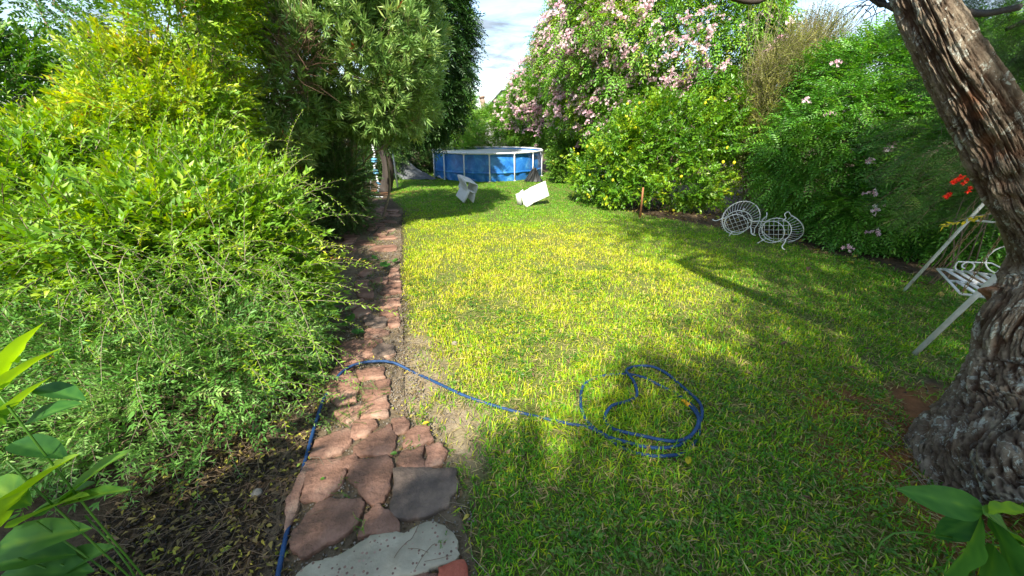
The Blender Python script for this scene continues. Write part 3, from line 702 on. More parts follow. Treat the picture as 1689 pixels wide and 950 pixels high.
a = Acc(); P, N = crown_pts(e, 620, seed=13, shell=.25)
canes(a, P, N*.9+np.array((.25, -.2, .25))+rng.normal(size=P.shape)*.35, rng.uniform(.2, .6, len(P)), leaf_t(.05, .012), .014, .002, 2.4, tint=.5)
o = a.build('shoots', ['sage_leaf', 'pale_twig']); local(o, t); o['kind'] = 'stuff'

# oleander
e = [ell(410, 60, 6.0, 70, 90, .7), ell(560, 60, 6.9, 150, 120, 1.3), ell(450, 130, 6.2, 95, 110, .9), ell(620, 150, 7.2, 95, 80, 1.0), ell(520, -60, 6.9, 190, 100, 1.3), ell(670, 60, 7.8, 60, 110, .9), ell(440, 230, 6.0, 75, 60, .7), ell(600, 190, 7.0, 75, 32, .7), ell(690, 165, 8.3, 34, 45, .6)]
t = shrub('oleander', 'big oleander bush with narrow grey-green leaves on many bare crooked stems', 'shrub', 'ole', 'oleander_leaf', e, 14000, (-3.85, 7.3), 1.25, 0, tint=.58, tvar=.3, seed=20, lump=.4, shell=.65, up=.7, out=.8, part='crown', hole=.42)
b = Acc(); branches(b, (-3.95, 7.7, -.03), e, 34, .030, spread=1.2, seg=12, wig=.22)
q = b.build('stems', ['pale_twig'], smooth=True); local(q, t)
b = Acc(); P, N = crown_pts([ell(440, 110, 5.7, 60, 55, .3), ell(490, 90, 5.8, 40, 35, .3)], 420, seed=5)
for p, n_ in zip(P, N):
    d = n_*.3+rng.normal(size=3)*.35+np.array((0, 0, .3)); tube(b, [p, p+d*.3, p+d*.6+rng.normal(size=3)*.05], [.0035, .003, .001], 3, 0, 0, False)
q = b.build('dead_twigs', ['dead_twig']); local(q, t); q['kind'] = 'stuff'
q['label'] = 'reddish-brown dead twigs in the crown'
# dark shrubbery under the oleander
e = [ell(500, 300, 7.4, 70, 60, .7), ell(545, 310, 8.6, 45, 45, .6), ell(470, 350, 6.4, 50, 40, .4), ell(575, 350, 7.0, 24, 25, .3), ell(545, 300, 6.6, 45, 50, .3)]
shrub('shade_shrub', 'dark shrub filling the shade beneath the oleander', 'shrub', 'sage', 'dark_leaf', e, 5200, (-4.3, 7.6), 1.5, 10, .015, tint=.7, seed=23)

# dark tree behind the oleander
def tree(name, label, kind, leafm, ells, n, base, trunk_top, r, barkm='dark_wood', scale=1, nb=14, group=None, **kw):
    t = thing(name, (base[0], base[1], 0), label, 'tree', group)
    b = Acc(); top = np.array(trunk_top, float); bb = np.array((base[0], base[1], -.05))
    pts = smooth_path([bb, bb*.7+top*.3+np.array((r*.6, 0, 0)), bb*.35+top*.65-np.array((r*.5, 0, 0)), top], 6)
    tube(b, pts, [r*(1.35 if i == 0 else 1-.45*i/len(pts)) for i in range(len(pts))], 12)
    q = b.build('trunk', [barkm], smooth=True); local(q, t)
    b = Acc(); branches(b, top, ells, nb, r*.5, spread=.05); q = b.build('limbs', [barkm], smooth=True); local(q, t)
    a = Acc(); foliage(a, kind, ells, n, scale, **kw); o = a.build('crown', [leafm, barkm]); local(o, t); o['kind'] = 'stuff'
    return t
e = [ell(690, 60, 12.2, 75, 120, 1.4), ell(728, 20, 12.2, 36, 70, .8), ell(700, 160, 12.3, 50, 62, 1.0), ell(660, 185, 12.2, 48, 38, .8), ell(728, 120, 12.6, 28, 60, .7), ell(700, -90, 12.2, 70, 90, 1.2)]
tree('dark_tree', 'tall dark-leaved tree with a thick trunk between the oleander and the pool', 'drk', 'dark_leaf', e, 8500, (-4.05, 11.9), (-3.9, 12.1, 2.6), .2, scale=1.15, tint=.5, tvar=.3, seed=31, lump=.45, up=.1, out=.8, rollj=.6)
# shrubs closing the far end
e = [ell(760, 215, 18.5, 34, 36, 1.0), ell(765, 175, 19, 18, 26, .7), ell(735, 235, 18.5, 22, 30, .8), ell(745, 190, 20, 30, 50, .9)]
tree('young_tree', 'young fresh green tree behind the left end of the pool', 'pinb', 'hedge_leaf', e, 3600, (-2.3, 19.2), (-2.3, 19.2, 1.6), .07, scale=1.3, tint=.75, seed=33)
e = [ell(830, 215, 19.5, 45, 40, 1.0), ell(800, 225, 19.5, 30, 30, .8), ell(870, 190, 19, 40, 45, 1.0)]
shrub('far_hedge_shrub', 'light green shrub directly behind the middle of the pool', 'shrub', 'pinb', 'trumpet_leaf', e, 4500, (-.4, 19.5), 1.3, 6, .03, tint=.6, seed=35)
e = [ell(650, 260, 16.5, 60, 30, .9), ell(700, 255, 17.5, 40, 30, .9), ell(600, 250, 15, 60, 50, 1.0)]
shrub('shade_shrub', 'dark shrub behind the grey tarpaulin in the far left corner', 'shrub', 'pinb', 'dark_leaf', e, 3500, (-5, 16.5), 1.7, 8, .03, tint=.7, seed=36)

# ------------------------------------------------------------------ foliage on the right
def flowers(t, ells, n, seed, nobj, leaf='flower_cluster', size=.1, zmin=.3, bias=None, mat='pink_petal'):
    """trumpet flowers in loose clusters; four cluster shapes shared by all"""
    vs = []
    for v in range(4):
        a = Acc()
        for k in range(random.randint(4, 8)):
            c = rng.normal(size=3)*size*.55; c[2] *= .7; ax = rng.normal(size=3)*.6+np.array((0, -.7, .2)); B = basis(ax[None], rng.uniform(0, 6))[0]
            r = .030*rng.uniform(.8, 1.2); V = [(0, -.035, 0)]; F = []
            for j in range(5):
                th = 2*math.pi*j/5
                V += [(math.cos(th-.5)*r*.55, 0, math.sin(th-.5)*r*.55), (math.cos(th-.33)*r*1.15, .008, math.sin(th-.33)*r*1.15), (math.cos(th+.33)*r*1.15, .008, math.sin(th+.33)*r*1.15), (math.cos(th+.5)*r*.55, 0, math.sin(th+.5)*r*.55)]
                b = 1+j*4; F += [(0, b, b+3), (b, b+1, b+2), (b, b+2, b+3)]
            st_ = [(0, 0, 0), (.002, 0, .002)]; V = V+[(0, -.035, 0)]
            W_ = np.array(V)@B.T+c; W_[-1] = (0, 0, 0); F.append((0, len(V)-1, 1)); FF_ = np.array(F)
            if k: FF_ = np.where(FF_ == len(V)-1, hub-a.n, FF_)
            else: hub = len(V)-1
            a.add(W_, FF_, 0, rng.uniform(0, 1))
        o = a.build(leaf, [mat], smooth=False); vs.append(o)
    P, N = crown_pts(ells, n, seed=seed, shell=.04, cull=1.0)
    P = P+N*.16
    if bias is not None: k = bias(P, N); P, N = P[k], N[k]
    order = np.argsort(np.linalg.norm(P-np.array((0, 0, CH)), axis=1)); P = P[order]
    for i, p in enumerate(P[:nobj]):
        src = vs[i % 4]
        o = src if i < 4 else src.copy()
        if i >= 4: CO.objects.link(o)
        o.parent = t; o.location = Vector(p)-t.location; o.rotation_euler = (rng.normal()*.4, rng.normal()*.4, rng.normal()*.5); s = rng.uniform(.55, 1.1); o.scale = (s, s, s)
    if len(P) > nobj:
        a = Acc()
        for i, p in enumerate(P[nobj:]):
            me = vs[i % 4].data; V = np.empty(len(me.vertices)*3, np.float32); me.vertices.foreach_get('co', V); V = V.reshape(-1, 3)
            F = np.array([tuple(q.vertices) for q in me.polygons]); a.add(V*rng.uniform(.7, 1.3)+p, F, 0, rng.uniform(0, 1))
        o = a.build('far_flowers', [mat]); local(o, t); o['kind'] = 'stuff'
# pink trumpet vine mound
e = [ell(1080, 60, 11.5, 150, 120, 1.8), ell(1010, 130, 13, 95, 90, 1.7), ell(1170, 90, 11, 100, 140, 1.5), ell(905, 195, 18.6, 48, 45, 1.2), ell(1060, -60, 12, 130, 100, 1.8), ell(985, 50, 13.5, 50, 75, 1.2), ell(850, 200, 19.3, 36, 36, 1.0), ell(962, 230, 14.8, 32, 40, .7), ell(1100, 200, 11, 130, 70, 1.2), ell(935, 125, 16, 40, 48, 1.0), ell(1215, 20, 10.8, 45, 110, 1.1), ell(960, 190, 14.5, 50, 50, .9), ell(915, 90, 15, 32, 45, .8), ell(880, 150, 17.6, 36, 40, .9), ell(950, 30, 14, 40, 50, .8)]
mound = shrub('trumpet_vine', 'huge mound of pink-flowered trumpet vine behind the lemon tree and the pool', 'climbing plant', 'pin', 'trumpet_leaf', e, 80000, (3.9, 12.6), 1.5, 22, .05, tint=.64, tvar=.4, seed=40, lump=.35, shell=.6, up=-.1, out=.8, rollj=.5, cull=.9, hole=.40, hf=2.0)
def fb(P, N):
    g = fbm(P[:, 0]*.9, P[:, 1]*.9, P[:, 2]*.9, 61, 2)
    h = np.clip((P[:, 2]-1.3)/1.6, .08, 1)*np.where(P[:, 0] > 4.4, .28, 1)*np.where(P[:, 0] < 3.2, 1.5, 1)
    return (rng.random(len(P)) < np.clip((g-.30)*3, .12, 1)*h) & ((N*np.array((0, -1, 0))).sum(1) > -.2)
flowers(mound, e, 9500, 41, 300, bias=fb)
e2 = [ell(938, 266, 13.8, 28, 30, .5), ell(925, 245, 15.2, 14, 34, .5)]
shrub('leafy_shrub', 'fresh green bush right of the pool between pool and lemon tree', 'shrub', 'oval', 'green_leaf', e2, 1700, (2.3, 14.0), 1.2, 6, .02, tint=.6, seed=42)
# lemon tree
e = [ell(1060, 250, 9.4, 95, 70, .9), ell(1150, 250, 9.2, 95, 80, .9), ell(990, 285, 10.2, 50, 42, .6), ell(1110, 200, 9.8, 75, 40, .8), ell(1130, 310, 8.9, 90, 32, .6), ell(1040, 310, 9.2, 60, 30, .5), ell(1210, 200, 9.6, 50, 55, .6)]
lem = tree('lemon_tree', 'low spreading lemon tree with glossy yellow-green leaves and small lemons', 'lemon', 'lemon_leaf', e, 11000, (3.9, 9.2), (3.9, 9.3, .7), .07, 'twig', scale=1.05, nb=16, tint=.5, tvar=.45, seed=45, lump=.6, shell=.5, cull=.9, hole=.42)
P, N = crown_pts(e, 34, seed=46, shell=.03, cull=1.0)
fr = None
for i, p in enumerate(P):
    if fr is None:
        a = Acc(); V = []; F = []; ns, nr = 9, 7
        for r in range(nr+1):
            th = math.pi*r/nr; rr = .030*math.sin(th)*(1+.1*math.sin(th)); z = -.038*math.cos(th)*(1.1 if r in (0, nr) else 1)
            for k in range(ns): V.append((rr*math.cos(6.2832*k/ns), rr*math.sin(6.2832*k/ns), z))
        for r in range(nr):
            for k in range(ns):
                q = r*ns+k; w = r*ns+(k+1) % ns; F += [(q, w, w+ns), (q, w+ns, q+ns)]
        a.add(V, F); o = fr = a.build('lemon', ['lemon_skin'], smooth=True)
    else: o = fr.copy(); CO.objects.link(o)
    o.parent = lem; o.location = Vector(p+N[i]*.06)-lem.location; o.rotation_euler = (rng.normal()*.4, rng.normal()*.4, 0)
# wispy bush
wb = D(1250, 330, 9.0); wb = (5.9, 8.9)
e = [ell(1265, 180, 8.8, 38, 110, .5), ell(1300, 130, 9.2, 60, 60, .6), ell(1262, 280, 8.6, 28, 70, .4), ell(1340, 90, 9.6, 50, 55, .5)]
t = shrub('wispy_shrub', 'tall wispy yellowing shrub with bare upright twigs between lemon tree and hedge', 'shrub', 'tiny', 'wispy_leaf', e, 6500, wb, 1.3, 0, tint=.4, tvar=.4, seed=48, up=1.0, out=.5, lump=.5, shell=.7, stemm='pale_twig')
b = Acc()
for i in range(40):
    q0 = Vector((wb[0]+rng.normal()*.15, wb[1]+rng.normal()*.15, -.02)); tp = D(rng.uniform(1235, 1400), rng.uniform(-60, 110), rng.uniform(8.6, 9.8))
    m_ = q0*.45+tp*.55+Vector((-.25, 0, .1)); tube(b, smooth_path([q0, m_, tp], 6), [.007*(1-.07*j) for j in range(13)], 4, 0, 0, False)
    for _ in range(5):
        f = rng.uniform(.5, .95); c = m_*(1-f)+tp*f; tube(b, [c, c+Vector((rng.normal()*.15, rng.normal()*.15, rng.uniform(.25, .55)))], [.0028, .001], 3, 0, 0, False)
q = b.build('stems', ['pale_twig'], smooth=True); local(q, t)
# right hedge
e = [ell(1400, 260, 7.0, 120, 110, .9), ell(1480, 150, 7.6, 120, 80, 1.0), ell(1540, 300, 5.9, 110, 130, .8), ell(1350, 330, 7.6, 75, 70, .7), ell(1400, 150, 8.4, 90, 60, .8), ell(1620, 200, 6.2, 110, 130, 1.0), ell(1450, 360, 6.1, 90, 60, .6), ell(1650, 360, 5.2, 90, 90, .6), ell(1330, 230, 8.2, 60, 70, .7), ell(1560, 110, 7.2, 90, 60, .9), ell(1760, 250, 5.5, 120, 200, 1.0)]
hedge = shrub('trumpet_vine', 'dense dark green trumpet vine hedge with a few pink flowers behind the wire chairs', 'hedge', 'pinb', 'hedge_leaf', e, 24000, (6.6, 6.6), 1.15, 18, .04, tint=.5, tvar=.32, seed=50, lump=.3, up=0, out=.8, rollj=.5, cull=.9)
fe = [D(1475, 240, 6.4), D(1440, 315, 6.0), D(1445, 345, 5.95), D(1330, 165, 7.4), D(1380, 105, 7.6), D(1480, 180, 6.9), D(1425, 195, 7.2), D(1435, 265, 6.4), D(1400, 410, 5.9), D(1445, 380, 5.8), D(1520, 155, 6.9), D(1465, 245, 6.3), D(1370, 190, 7.2), D(1400, 245, 6.9)]
vs = [o for o in bpy.data.objects if o.name.startswith('flower_cluster') and o.parent == mound][:4]
for i, p in enumerate(fe):
    o = vs[i % 4].copy(); CO.objects.link(o); o.parent = hedge; p = Vector((0, 0, CH))*.09+p*.91; o.location = p-hedge.location; o.scale = (.8, .8, .8)
# feathery fronds and red flowers in front of the hedge
t = thing('feathery_shrub', (5.6, 4.3, 0), 'feathery fern-leaved shrub with scarlet flowers arching out behind the tree trunk', 'shrub')
a = Acc()
for i in range(170):
    px = rng.uniform(1490, 1690); py = rng.uniform(190, 360); p = D(px, py, rng.uniform(4.0, 5.0))
    stamp(a, SP['frond'][i % 4], np.array([p]), np.array([(-1, -.2+rng.normal()*.3, .1+rng.normal()*.25)]), np.array([rng.uniform(.8, 1.3)]), np.array([rng.normal()*.3]), np.array([.5+rng.normal()*.2]))
o = a.build('fronds', ['frond_leaf', 'twig']); local(o, t); o['kind'] = 'stuff'
b = Acc(); branches(b, (5.7, 4.4, -.03), [ell(1640, 290, 4.4, 50, 60, .4)], 7, .010)
q = b.build('stems', ['twig'], smooth=True); local(q, t)
rf = None
for px, py in [(1580, 296), (1590, 302), (1596, 296), (1572, 300), (1600, 310), (1597, 316), (1567, 320), (1562, 324), (1586, 292)]:
    p = D(px, py, 3.75)
    if rf is None:
        a = Acc()
        for k in range(16):
            d = rng.normal(size=3); V, F = leaf_t(.035, .02, .3, .2); B = basis(d[None])[0]; a.add(V@B.T, F, 0, rng.uniform(0, 1))
        rf = o = a.build('red_flower', ['red_petal'])
    else: o = rf.copy(); CO.objects.link(o)
    o.parent = t; o.location = p-t.location; s = rng.uniform(.7, 1.1); o.scale = (s, s, s); o.rotation_euler = (rng.uniform(0, 6), rng.uniform(0, 6), 0)
# dark tree behind the leaning trunk, top right
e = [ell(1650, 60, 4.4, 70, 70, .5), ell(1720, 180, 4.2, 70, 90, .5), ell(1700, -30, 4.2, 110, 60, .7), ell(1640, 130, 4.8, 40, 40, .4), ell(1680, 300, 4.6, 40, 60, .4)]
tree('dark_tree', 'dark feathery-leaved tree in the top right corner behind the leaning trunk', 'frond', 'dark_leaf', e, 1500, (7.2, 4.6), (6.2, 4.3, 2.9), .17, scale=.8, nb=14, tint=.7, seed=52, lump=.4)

# ------------------------------------------------------------------ the leaning old tree
TC = [  # height on the picture's left outline (px, py), distance Y, radius
 ((1500, 775), 1.62, .52), ((1512, 705), 1.80, .42), ((1560, 640), 1.95, .33), ((1603, 570), 2.05, .285), ((1618, 510), 2.10, .24), ((1655, 462), 2.14, .185), ((1668, 415), 2.18, .155), ((1645, 350), 2.20, .150), ((1608, 290), 2.22, .142),
 ((1578, 220), 2.26, .134), ((1543, 150), 2.30, .126), ((1500, 65), 2.36, .114), ((1472, 0), 2.42, .105), ((1448, -90), 2.48, .10), ((1450, -190), 2.48, .09)]
cl = []; rr = []
for (px, py), Yt, r in TC:
    q = D(px, py, Yt); n_ = Vector((math.cos(math.atan2(q.x, q.y)), -math.sin(math.atan2(q.x, q.y)), 0)); cl.append(q+n_*r); rr.append(r)
cl[0].z = -.06; cl[1].z = .10
cl = smooth_path(cl, 22); rr = [float(v) for v in np.interp(np.linspace(0, len(TC)-1, len(cl)), range(len(TC)), rr)]
NS = 380; C = np.array([tuple(q) for q in cl]); NR = len(C)
tg = np.gradient(C, axis=0); tg /= np.linalg.norm(tg, axis=1, keepdims=True)
U = np.cross(tg, (0, 1, .1)); U /= np.linalg.norm(U, axis=1, keepdims=True); Wv = np.cross(tg, U)
th = np.linspace(0, 2*np.pi, NS, endpoint=False); arc = np.concatenate([[0], np.cumsum(np.linalg.norm(np.diff(C, axis=0), axis=1))])
TT_, AA = np.meshgrid(th, arc); Rr = np.array(rr)[:, None]*np.ones_like(TT_)
low = np.exp(-(AA/.55)**2)
cx_, sx_ = np.cos(TT_), np.sin(TT_); big0 = fbm(cx_*2, sx_*2, AA*2.5, 69, 3)-.5
flute = (.15*np.sin(5*TT_+1.2+AA*.5+big0*3)+.07*np.sin(8*TT_+.4-AA*.9+big0*4)+.04*np.sin(13*TT_+AA*1.2))*(.10+low*.75)
tw = TT_+AA*.18                                     # the grain winds round the trunk
ca, sa = np.cos(tw), np.sin(tw)
big = (fbm(ca*1.6+3, sa*1.6+3, AA*1.6, 70, 3)-.5)*.7
warp = (fbm(ca*3, sa*3, AA*3, 71, 3)-.5)*1.1
fr_ = (Rr/.13)**.85
f1 = 1-np.abs(2*vn(ca*6.0*fr_+warp*2+9, sa*6.0*fr_+warp*2, AA*1.9+warp, 72)-1)      # long fissures
f2 = 1-np.abs(2*vn(ca*12*fr_+warp*3, sa*12*fr_+5, AA*5+warp*2, 73)-1)
f3 = 1-np.abs(2*vn(ca*6+7, sa*6, AA*16+warp*4, 74)-1)                        # cross cracks
f4 = 1-np.abs(2*vn(ca*20*fr_+warp*4, sa*20*fr_, AA*5+warp*3, 76)-1)
fur = np.clip((f1-.72)*4, 0, 1)*.9+np.clip((f2-.80)*5, 0, 1)*.6+np.clip((f3-.86)*6, 0, 1)*.35+np.clip((f4-.8)*5, 0, 1)*.3
knot = 0*TT_; red = 0*TT_
def spot(px, py, rad, amp, redv=0):
    global knot, red
    r = ray(px, py); d = np.array(r.normalized()); best = None
    X_ = C[:, None, :]+(U[:, None, :]*cx_[..., None]+Wv[:, None, :]*sx_[..., None])*Rr[..., None]
    v = X_-np.array((0, 0, CH)); tt = (v*d).sum(-1); ds = np.linalg.norm(v-tt[..., None]*d, axis=-1)+np.where((v*(U[:, None, :]*cx_[..., None]+Wv[:, None, :]*sx_[..., None])).sum(-1) > 0, 9, 0)
    i, j = np.unravel_index(np.argmin(ds), ds.shape); dd = np.linalg.norm(X_-X_[i, j], axis=-1)
    knot = knot+amp*np.exp(-(dd/rad)**2); red = np.maximum(red, redv*np.clip(1.4-dd/rad+(big*1.5), 0, 1))
spot(1640, 480, .05, .06, .8); spot(1632, 492, .03, -.07, .9); spot(1650, 445, .07, .04)
spot(1600, 165, .045, -.012, .7); spot(1612, 190, .03, -.01, .8); spot(1630, 235, .04, -.014, .6); spot(1640, 250, .05, -.03, .3); spot(1665, 300, .05, -.05, .1); spot(1660, 330, .04, -.04, .4)
spot(1600, 700, .09, .05); spot(1640, 745, .12, .07); spot(1560, 735, .08, .04, .2)
Rf = Rr*(1+flute+big*.28+.03*np.sin(3*TT_+AA*3))+knot-fur*.024*(1+low*.7)*(Rr/.25)**.5+(fbm(ca*24*fr_, sa*24*fr_, AA*22, 75, 3)-.5)*.016
V = C[:, None, :]+(U[:, None, :]*cx_[..., None]+Wv[:, None, :]*sx_[..., None])*Rf[..., None]
ii = np.arange(NR*NS).reshape(NR, NS); a_ = ii[:-1]; b_ = np.roll(ii, -1, 1)[:-1]; c_ = np.roll(ii, -1, 1)[1:]; d_ = ii[1:]
ot = thing('old_tree', (cl[0].x, cl[0].y, 0), 'old tree with thick furrowed lichen-spotted trunk leaning in from the right edge', 'tree')
ac = Acc(); ac.add(V.reshape(-1, 3), np.stack([a_.ravel(), b_.ravel(), c_.ravel(), d_.ravel()], 1))
nV = V.reshape(-1, 3); o = ac.build('trunk', ['old_bark'], smooth=True, attrs={'furrow': fur.ravel()+np.clip(-knot*8, 0, .6).ravel(), 'red': red.ravel()}); local(o, ot)
top = Vector(C[-1])
# high limbs and leafy crown: above and behind the view, they throw the dappled shade on the right half of the lawn
ce = [((3.2, -1.0, 4.3), (1.7, 1.3, .8)), ((4.6, .6, 4.6), (1.6, 1.4, .8)), ((1.3, -2.3, 4.4), (1.2, 1.2, .7)), ((2.6, 2.6, 5.0), (1.7, 1.2, .7)), ((6.0, 1.2, 4.8), (1.8, 1.5, .9)), ((4.2, -2.4, 4.6), (1.8, 1.3, .8)), ((2.9, 2.0, 3.9), (1.1, .8, .45)), ((3.7, 3.0, 4.5), (1.1, .8, .5)),  ((1.0, -3.6, 4.2), (1.2, .9, .7))]
ce = [(np.array(a), np.array(b)) for a, b in ce]
ac = Acc(); branches(ac, tuple(top), [q for q in ce if q[0][0] > 2.4], 8, .03, spread=.1, wig=.25, seg=10, sides=7)
o = ac.build('limbs', ['old_bark'], smooth=True, attrs={'furrow': np.zeros(ac.n), 'red': np.zeros(ac.n)}); local(o, ot)
ac = Acc(); foliage(ac, 'pinb', ce, 5600, 1.6, tint=.4, seed=80, lump=.5, shell=.9, cull=0, up=-.1)
o = ac.build('crown', ['hedge_leaf', 'twig']); local(o, ot); o['kind'] = 'stuff'
ac = Acc()
tube(ac, smooth_path([D(1475, 12, 2.42), D(1455, 6, 2.5), D(1430, -8, 2.6), D(1400, -40, 2.7)], 5), [.02, .018, .016, .014, .012]*3+[.01], 6)
tube(ac, smooth_path([D(1545, 5, 2.5), D(1580, 18, 2.7), D(1625, 22, 2.9), D(1680, 12, 3.0)], 5), [.022]*16, 6)
tube(ac, smooth_path([D(1185, -14, 3.0), D(1215, -2, 3.0), D(1240, 3, 3.0), D(1262, -3, 3.0), D(1300, -40, 2.9), D(1400, -130, 2.7)], 5), [.02-.0004*i for i in range(26)], 6)
for _ in range(26):
    p = D(rng.uniform(1425, 1475), rng.uniform(-5, 18), 2.5); d = Vector(rng.normal(size=3)*.05); tube(ac, [p, p+d, p+d*1.6+Vector((0, 0, -.03))], [.003, .002, .001], 3, 0, 0, False)
o = ac.build('twigs', ['dark_wood'], smooth=True); local(o, ot)

# an unseen tree added behind the camera, its loose crown laid out to shade the near lawn and path
be = [((-2.6, -3.4, 3.9), (1.6, .9, .75)), ((-.6, -3.6, 4.2), (1.3, .9, .7)), ((-1.6, -2.6, 2.9), (1.3, .6, .42)), ((-3.8, -2.6, 3.2), (1.2, .7, .6)), ((.9, -2.9, 3.3), (.9, .6, .45)), ((-.3, -2.2, 2.75), (.7, .5, .25)), ((2.3, -2.6, 3.5), (1.0, .7, .5)), ((.9, -1.7, 3.5), (1.1, .8, .35)), ((-.9, -1.9, 3.0), (.9, .45, .3))]
be = [(np.array(a), np.array(b)) for a, b in be]
tree('added_shade_tree', 'unseen tree added behind the viewer to shade the near lawn', 'pinb', 'hedge_leaf', be, 5200, (-.9, -4.4), (-.9, -4.3, 2.4), .16, scale=1.5, seed=85, lump=.5, shell=.9, cull=0)

# ------------------------------------------------------------------ frame pool
PR, PH = 2.285, 1.0
pc = Vector((-1.02, 16.25, 0)); pool = thing('frame_pool', pc, 'round blue above-ground swimming pool with white metal frame', 'pool')
NP = 15; off = -math.pi/2+R(5)
NSG = 10; NC = NP*NSG; zs = np.linspace(0, .97, 15); V = []; F = []
for z in zs:
    for k in range(NC):
        a = off+2*math.pi*k/NC; f = (k % NSG)/NSG; w = math.sin(math.pi*f)
        r = PR-.07+.06*w*math.sin(math.pi*min(1, z/.8))*.8
        cr = fbm(k*.55, z*5+3, 0, 90, 3)-.5
        r += cr*.05*(1.6 if z < .3 else .7)+(.03*math.sin(k*1.3+z*9) if z < .25 else 0)
        V.append((r*math.cos(a), r*math.sin(a), z-(.03*w if z > .9 else 0)))
for i in range(len(zs)-1):
    for k in range(NC): F.append((i*NC+k, i*NC+(k+1) % NC, (i+1)*NC+(k+1) % NC, (i+1)*NC+k))
ac = Acc(); ac.add(V, F); ac.build('wall', ['pool_liner'], pool, smooth=True)
V = []; F = []
for j, (r, z) in enumerate([(PR-.05, .96), (PR-.10, .90), (PR-.12, .70)]):
    for k in range(NC): a = 2*math.pi*k/NC; V.append((r*math.cos(a), r*math.sin(a), z))
for i in range(2):
    for k in range(NC): F.append((i*NC+(k+1) % NC, i*NC+k, (i+1)*NC+k, (i+1)*NC+(k+1) % NC))
ac = Acc(); ac.add(V, F); ac.build('inner_wall', ['pool_liner'], pool, smooth=True)
V = [(0, 0, .91)]+[((PR-.095)*math.cos(2*math.pi*k/90), (PR-.095)*math.sin(2*math.pi*k/90), .92) for k in range(90)]
ac = Acc(); ac.add(V, [(0, 1+k, 1+(k+1) % 90) for k in range(90)]); ac.build('cover', ['pool_water'], pool)
V = []; F = []
for z, r in ((.27, PR+.012), (.345, PR+.012), (.345, PR), (.27, PR)):
    for k in range(NC): a = off+2*math.pi*k/NC; w = math.sin(math.pi*(k % NSG)/NSG); V.append(((r-.015+.0*w)*math.cos(a), (r-.015)*math.sin(a), z+.006*math.sin(k)))
for i in range(4):
    for k in range(NC): F.append((i*NC+k, i*NC+(k+1) % NC, ((i+1) % 4)*NC+(k+1) % NC, ((i+1) % 4)*NC+k))
ac = Acc(); ac.add(V, F); ac.build('strap', ['pool_liner'], pool, smooth=True)
pole0 = rail0 = tee0 = None
for k in range(NP):
    a = off+2*math.pi*k/NP
    if k == 0:
        ac = Acc(); tube(ac, [(PR+.03, 0, 0), (PR+.012, 0, .5), (PR, 0, .97)], .024, 10); tube(ac, [(PR+.035, 0, 0), (PR+.035, 0, .02)], .045, 10); pole0 = o1 = ac.build('pole', ['pool_frame'], pool, smooth=True)
        ac = Acc(); h = math.pi/NP-.03; tube(ac, [(PR*math.cos(t_), PR*math.sin(t_), PH-.01) for t_ in np.linspace(math.pi/NP-h, math.pi/NP+h, 7)], .030, 10); rail0 = o2 = ac.build('top_rail', ['pool_frame'], pool, smooth=True)
        ac = Acc(); tube(ac, [(PR*math.cos(t_), PR*math.sin(t_), PH-.01) for t_ in np.linspace(-.05, .05, 5)], .037, 10); tube(ac, [(PR, 0, PH-.01), (PR, 0, PH-.09)], .033, 10); tee0 = o3 = ac.build('connector', ['pool_frame'], pool, smooth=True)
    else:
        for src in (pole0, rail0, tee0):
            o = src.copy(); CO.objects.link(o); o.parent = pool; o.rotation_euler = (0, 0, a)
for o in (pole0, rail0, tee0): o.rotation_euler = (0, 0, off)

def sheet_drape(name, fn, nu, nv, mat, label, cat, loc, th=.004):
    V = [fn(u/(nu-1), v/(nv-1)) for v in range(nv) for u in range(nu)]
    F = [(v*nu+u, v*nu+u+1, (v+1)*nu+u+1, (v+1)*nu+u) for v in range(nv-1) for u in range(nu-1)]
    ac = Acc(); ac.add(V, F); o = ac.build(name, [mat], smooth=True, loc=loc)
    md = o.modifiers.new('thickness', 'SOLIDIFY'); md.thickness = th
    if label: tag(o, label, cat)
    return o
# black cover bunched at the right foot of the pool
c0 = G(880, 299)
def f_(u, v):
    a = (u-.5)*2; r = .05+.42*v; h = .52*(1-v)**1.3*(1-.15*abs(a))
    return (c0.x+a*.33*(.25+v)+.03*math.sin(u*23), c0.y-.12-r*.25*(1-abs(a))+.03*math.sin(u*31+v*5), max(.01, h+.03*math.sin(u*17+v*6)*(1-v)))
sheet_drape('cover_sheet', f_, 28, 12, 'black_tarp', 'black plastic sheet bunched against the right foot of the pool', 'plastic sheet', tuple(c0))
# white folded sheet lying along the left foot of the pool
def f_(u, v):
    p = G(722+u*62, 292+u*4.5+v*3.2); return (p.x, p.y, .03+.05*abs(math.sin(u*13+v*2))+.02*math.sin(u*37))
sheet_drape('ground_sheet', f_, 40, 6, 'white_plastic', 'crumpled white sheet on the grass along the left foot of the pool', 'plastic sheet', tuple(G(750, 295)), .006)
# grey tarpaulin
P0, P1, P2 = D(622, 236, 14.6), G(722, 297), G(640, 296)
def f_(u, v):
    p = Vector(P0)*(1-v)+(Vector(P2)*(1-u)+Vector(P1)*u)*v
    p = p+Vector((u*(1-v)*.55, (1-v)*u*.8, -.25*u*(1-v)))
    k = fbm(u*5, v*5, 0, 14, 3)-.5
    return (p.x, p.y, max(.012, p.z-.28*math.sin(math.pi*v)*.6+k*.22+.03*math.sin(u*15+v*4)))
sheet_drape('tarpaulin', f_, 30, 24, 'tarp', 'dark grey tarpaulin sloping to the grass left of the pool', 'tarpaulin', (P2.x, P2.y, 0))
ac = Acc(); b0 = G(656, 309); tube(ac, [b0+Vector((0, 0, -.05)), b0+Vector((-.02, 0, 1.5))], .028, 8)
o = ac.build('metal_pole', ['metal_pole'], smooth=True, loc=tuple(b0)); tag(o, 'thin bare metal pole standing in front of the grey tarpaulin', 'pole')
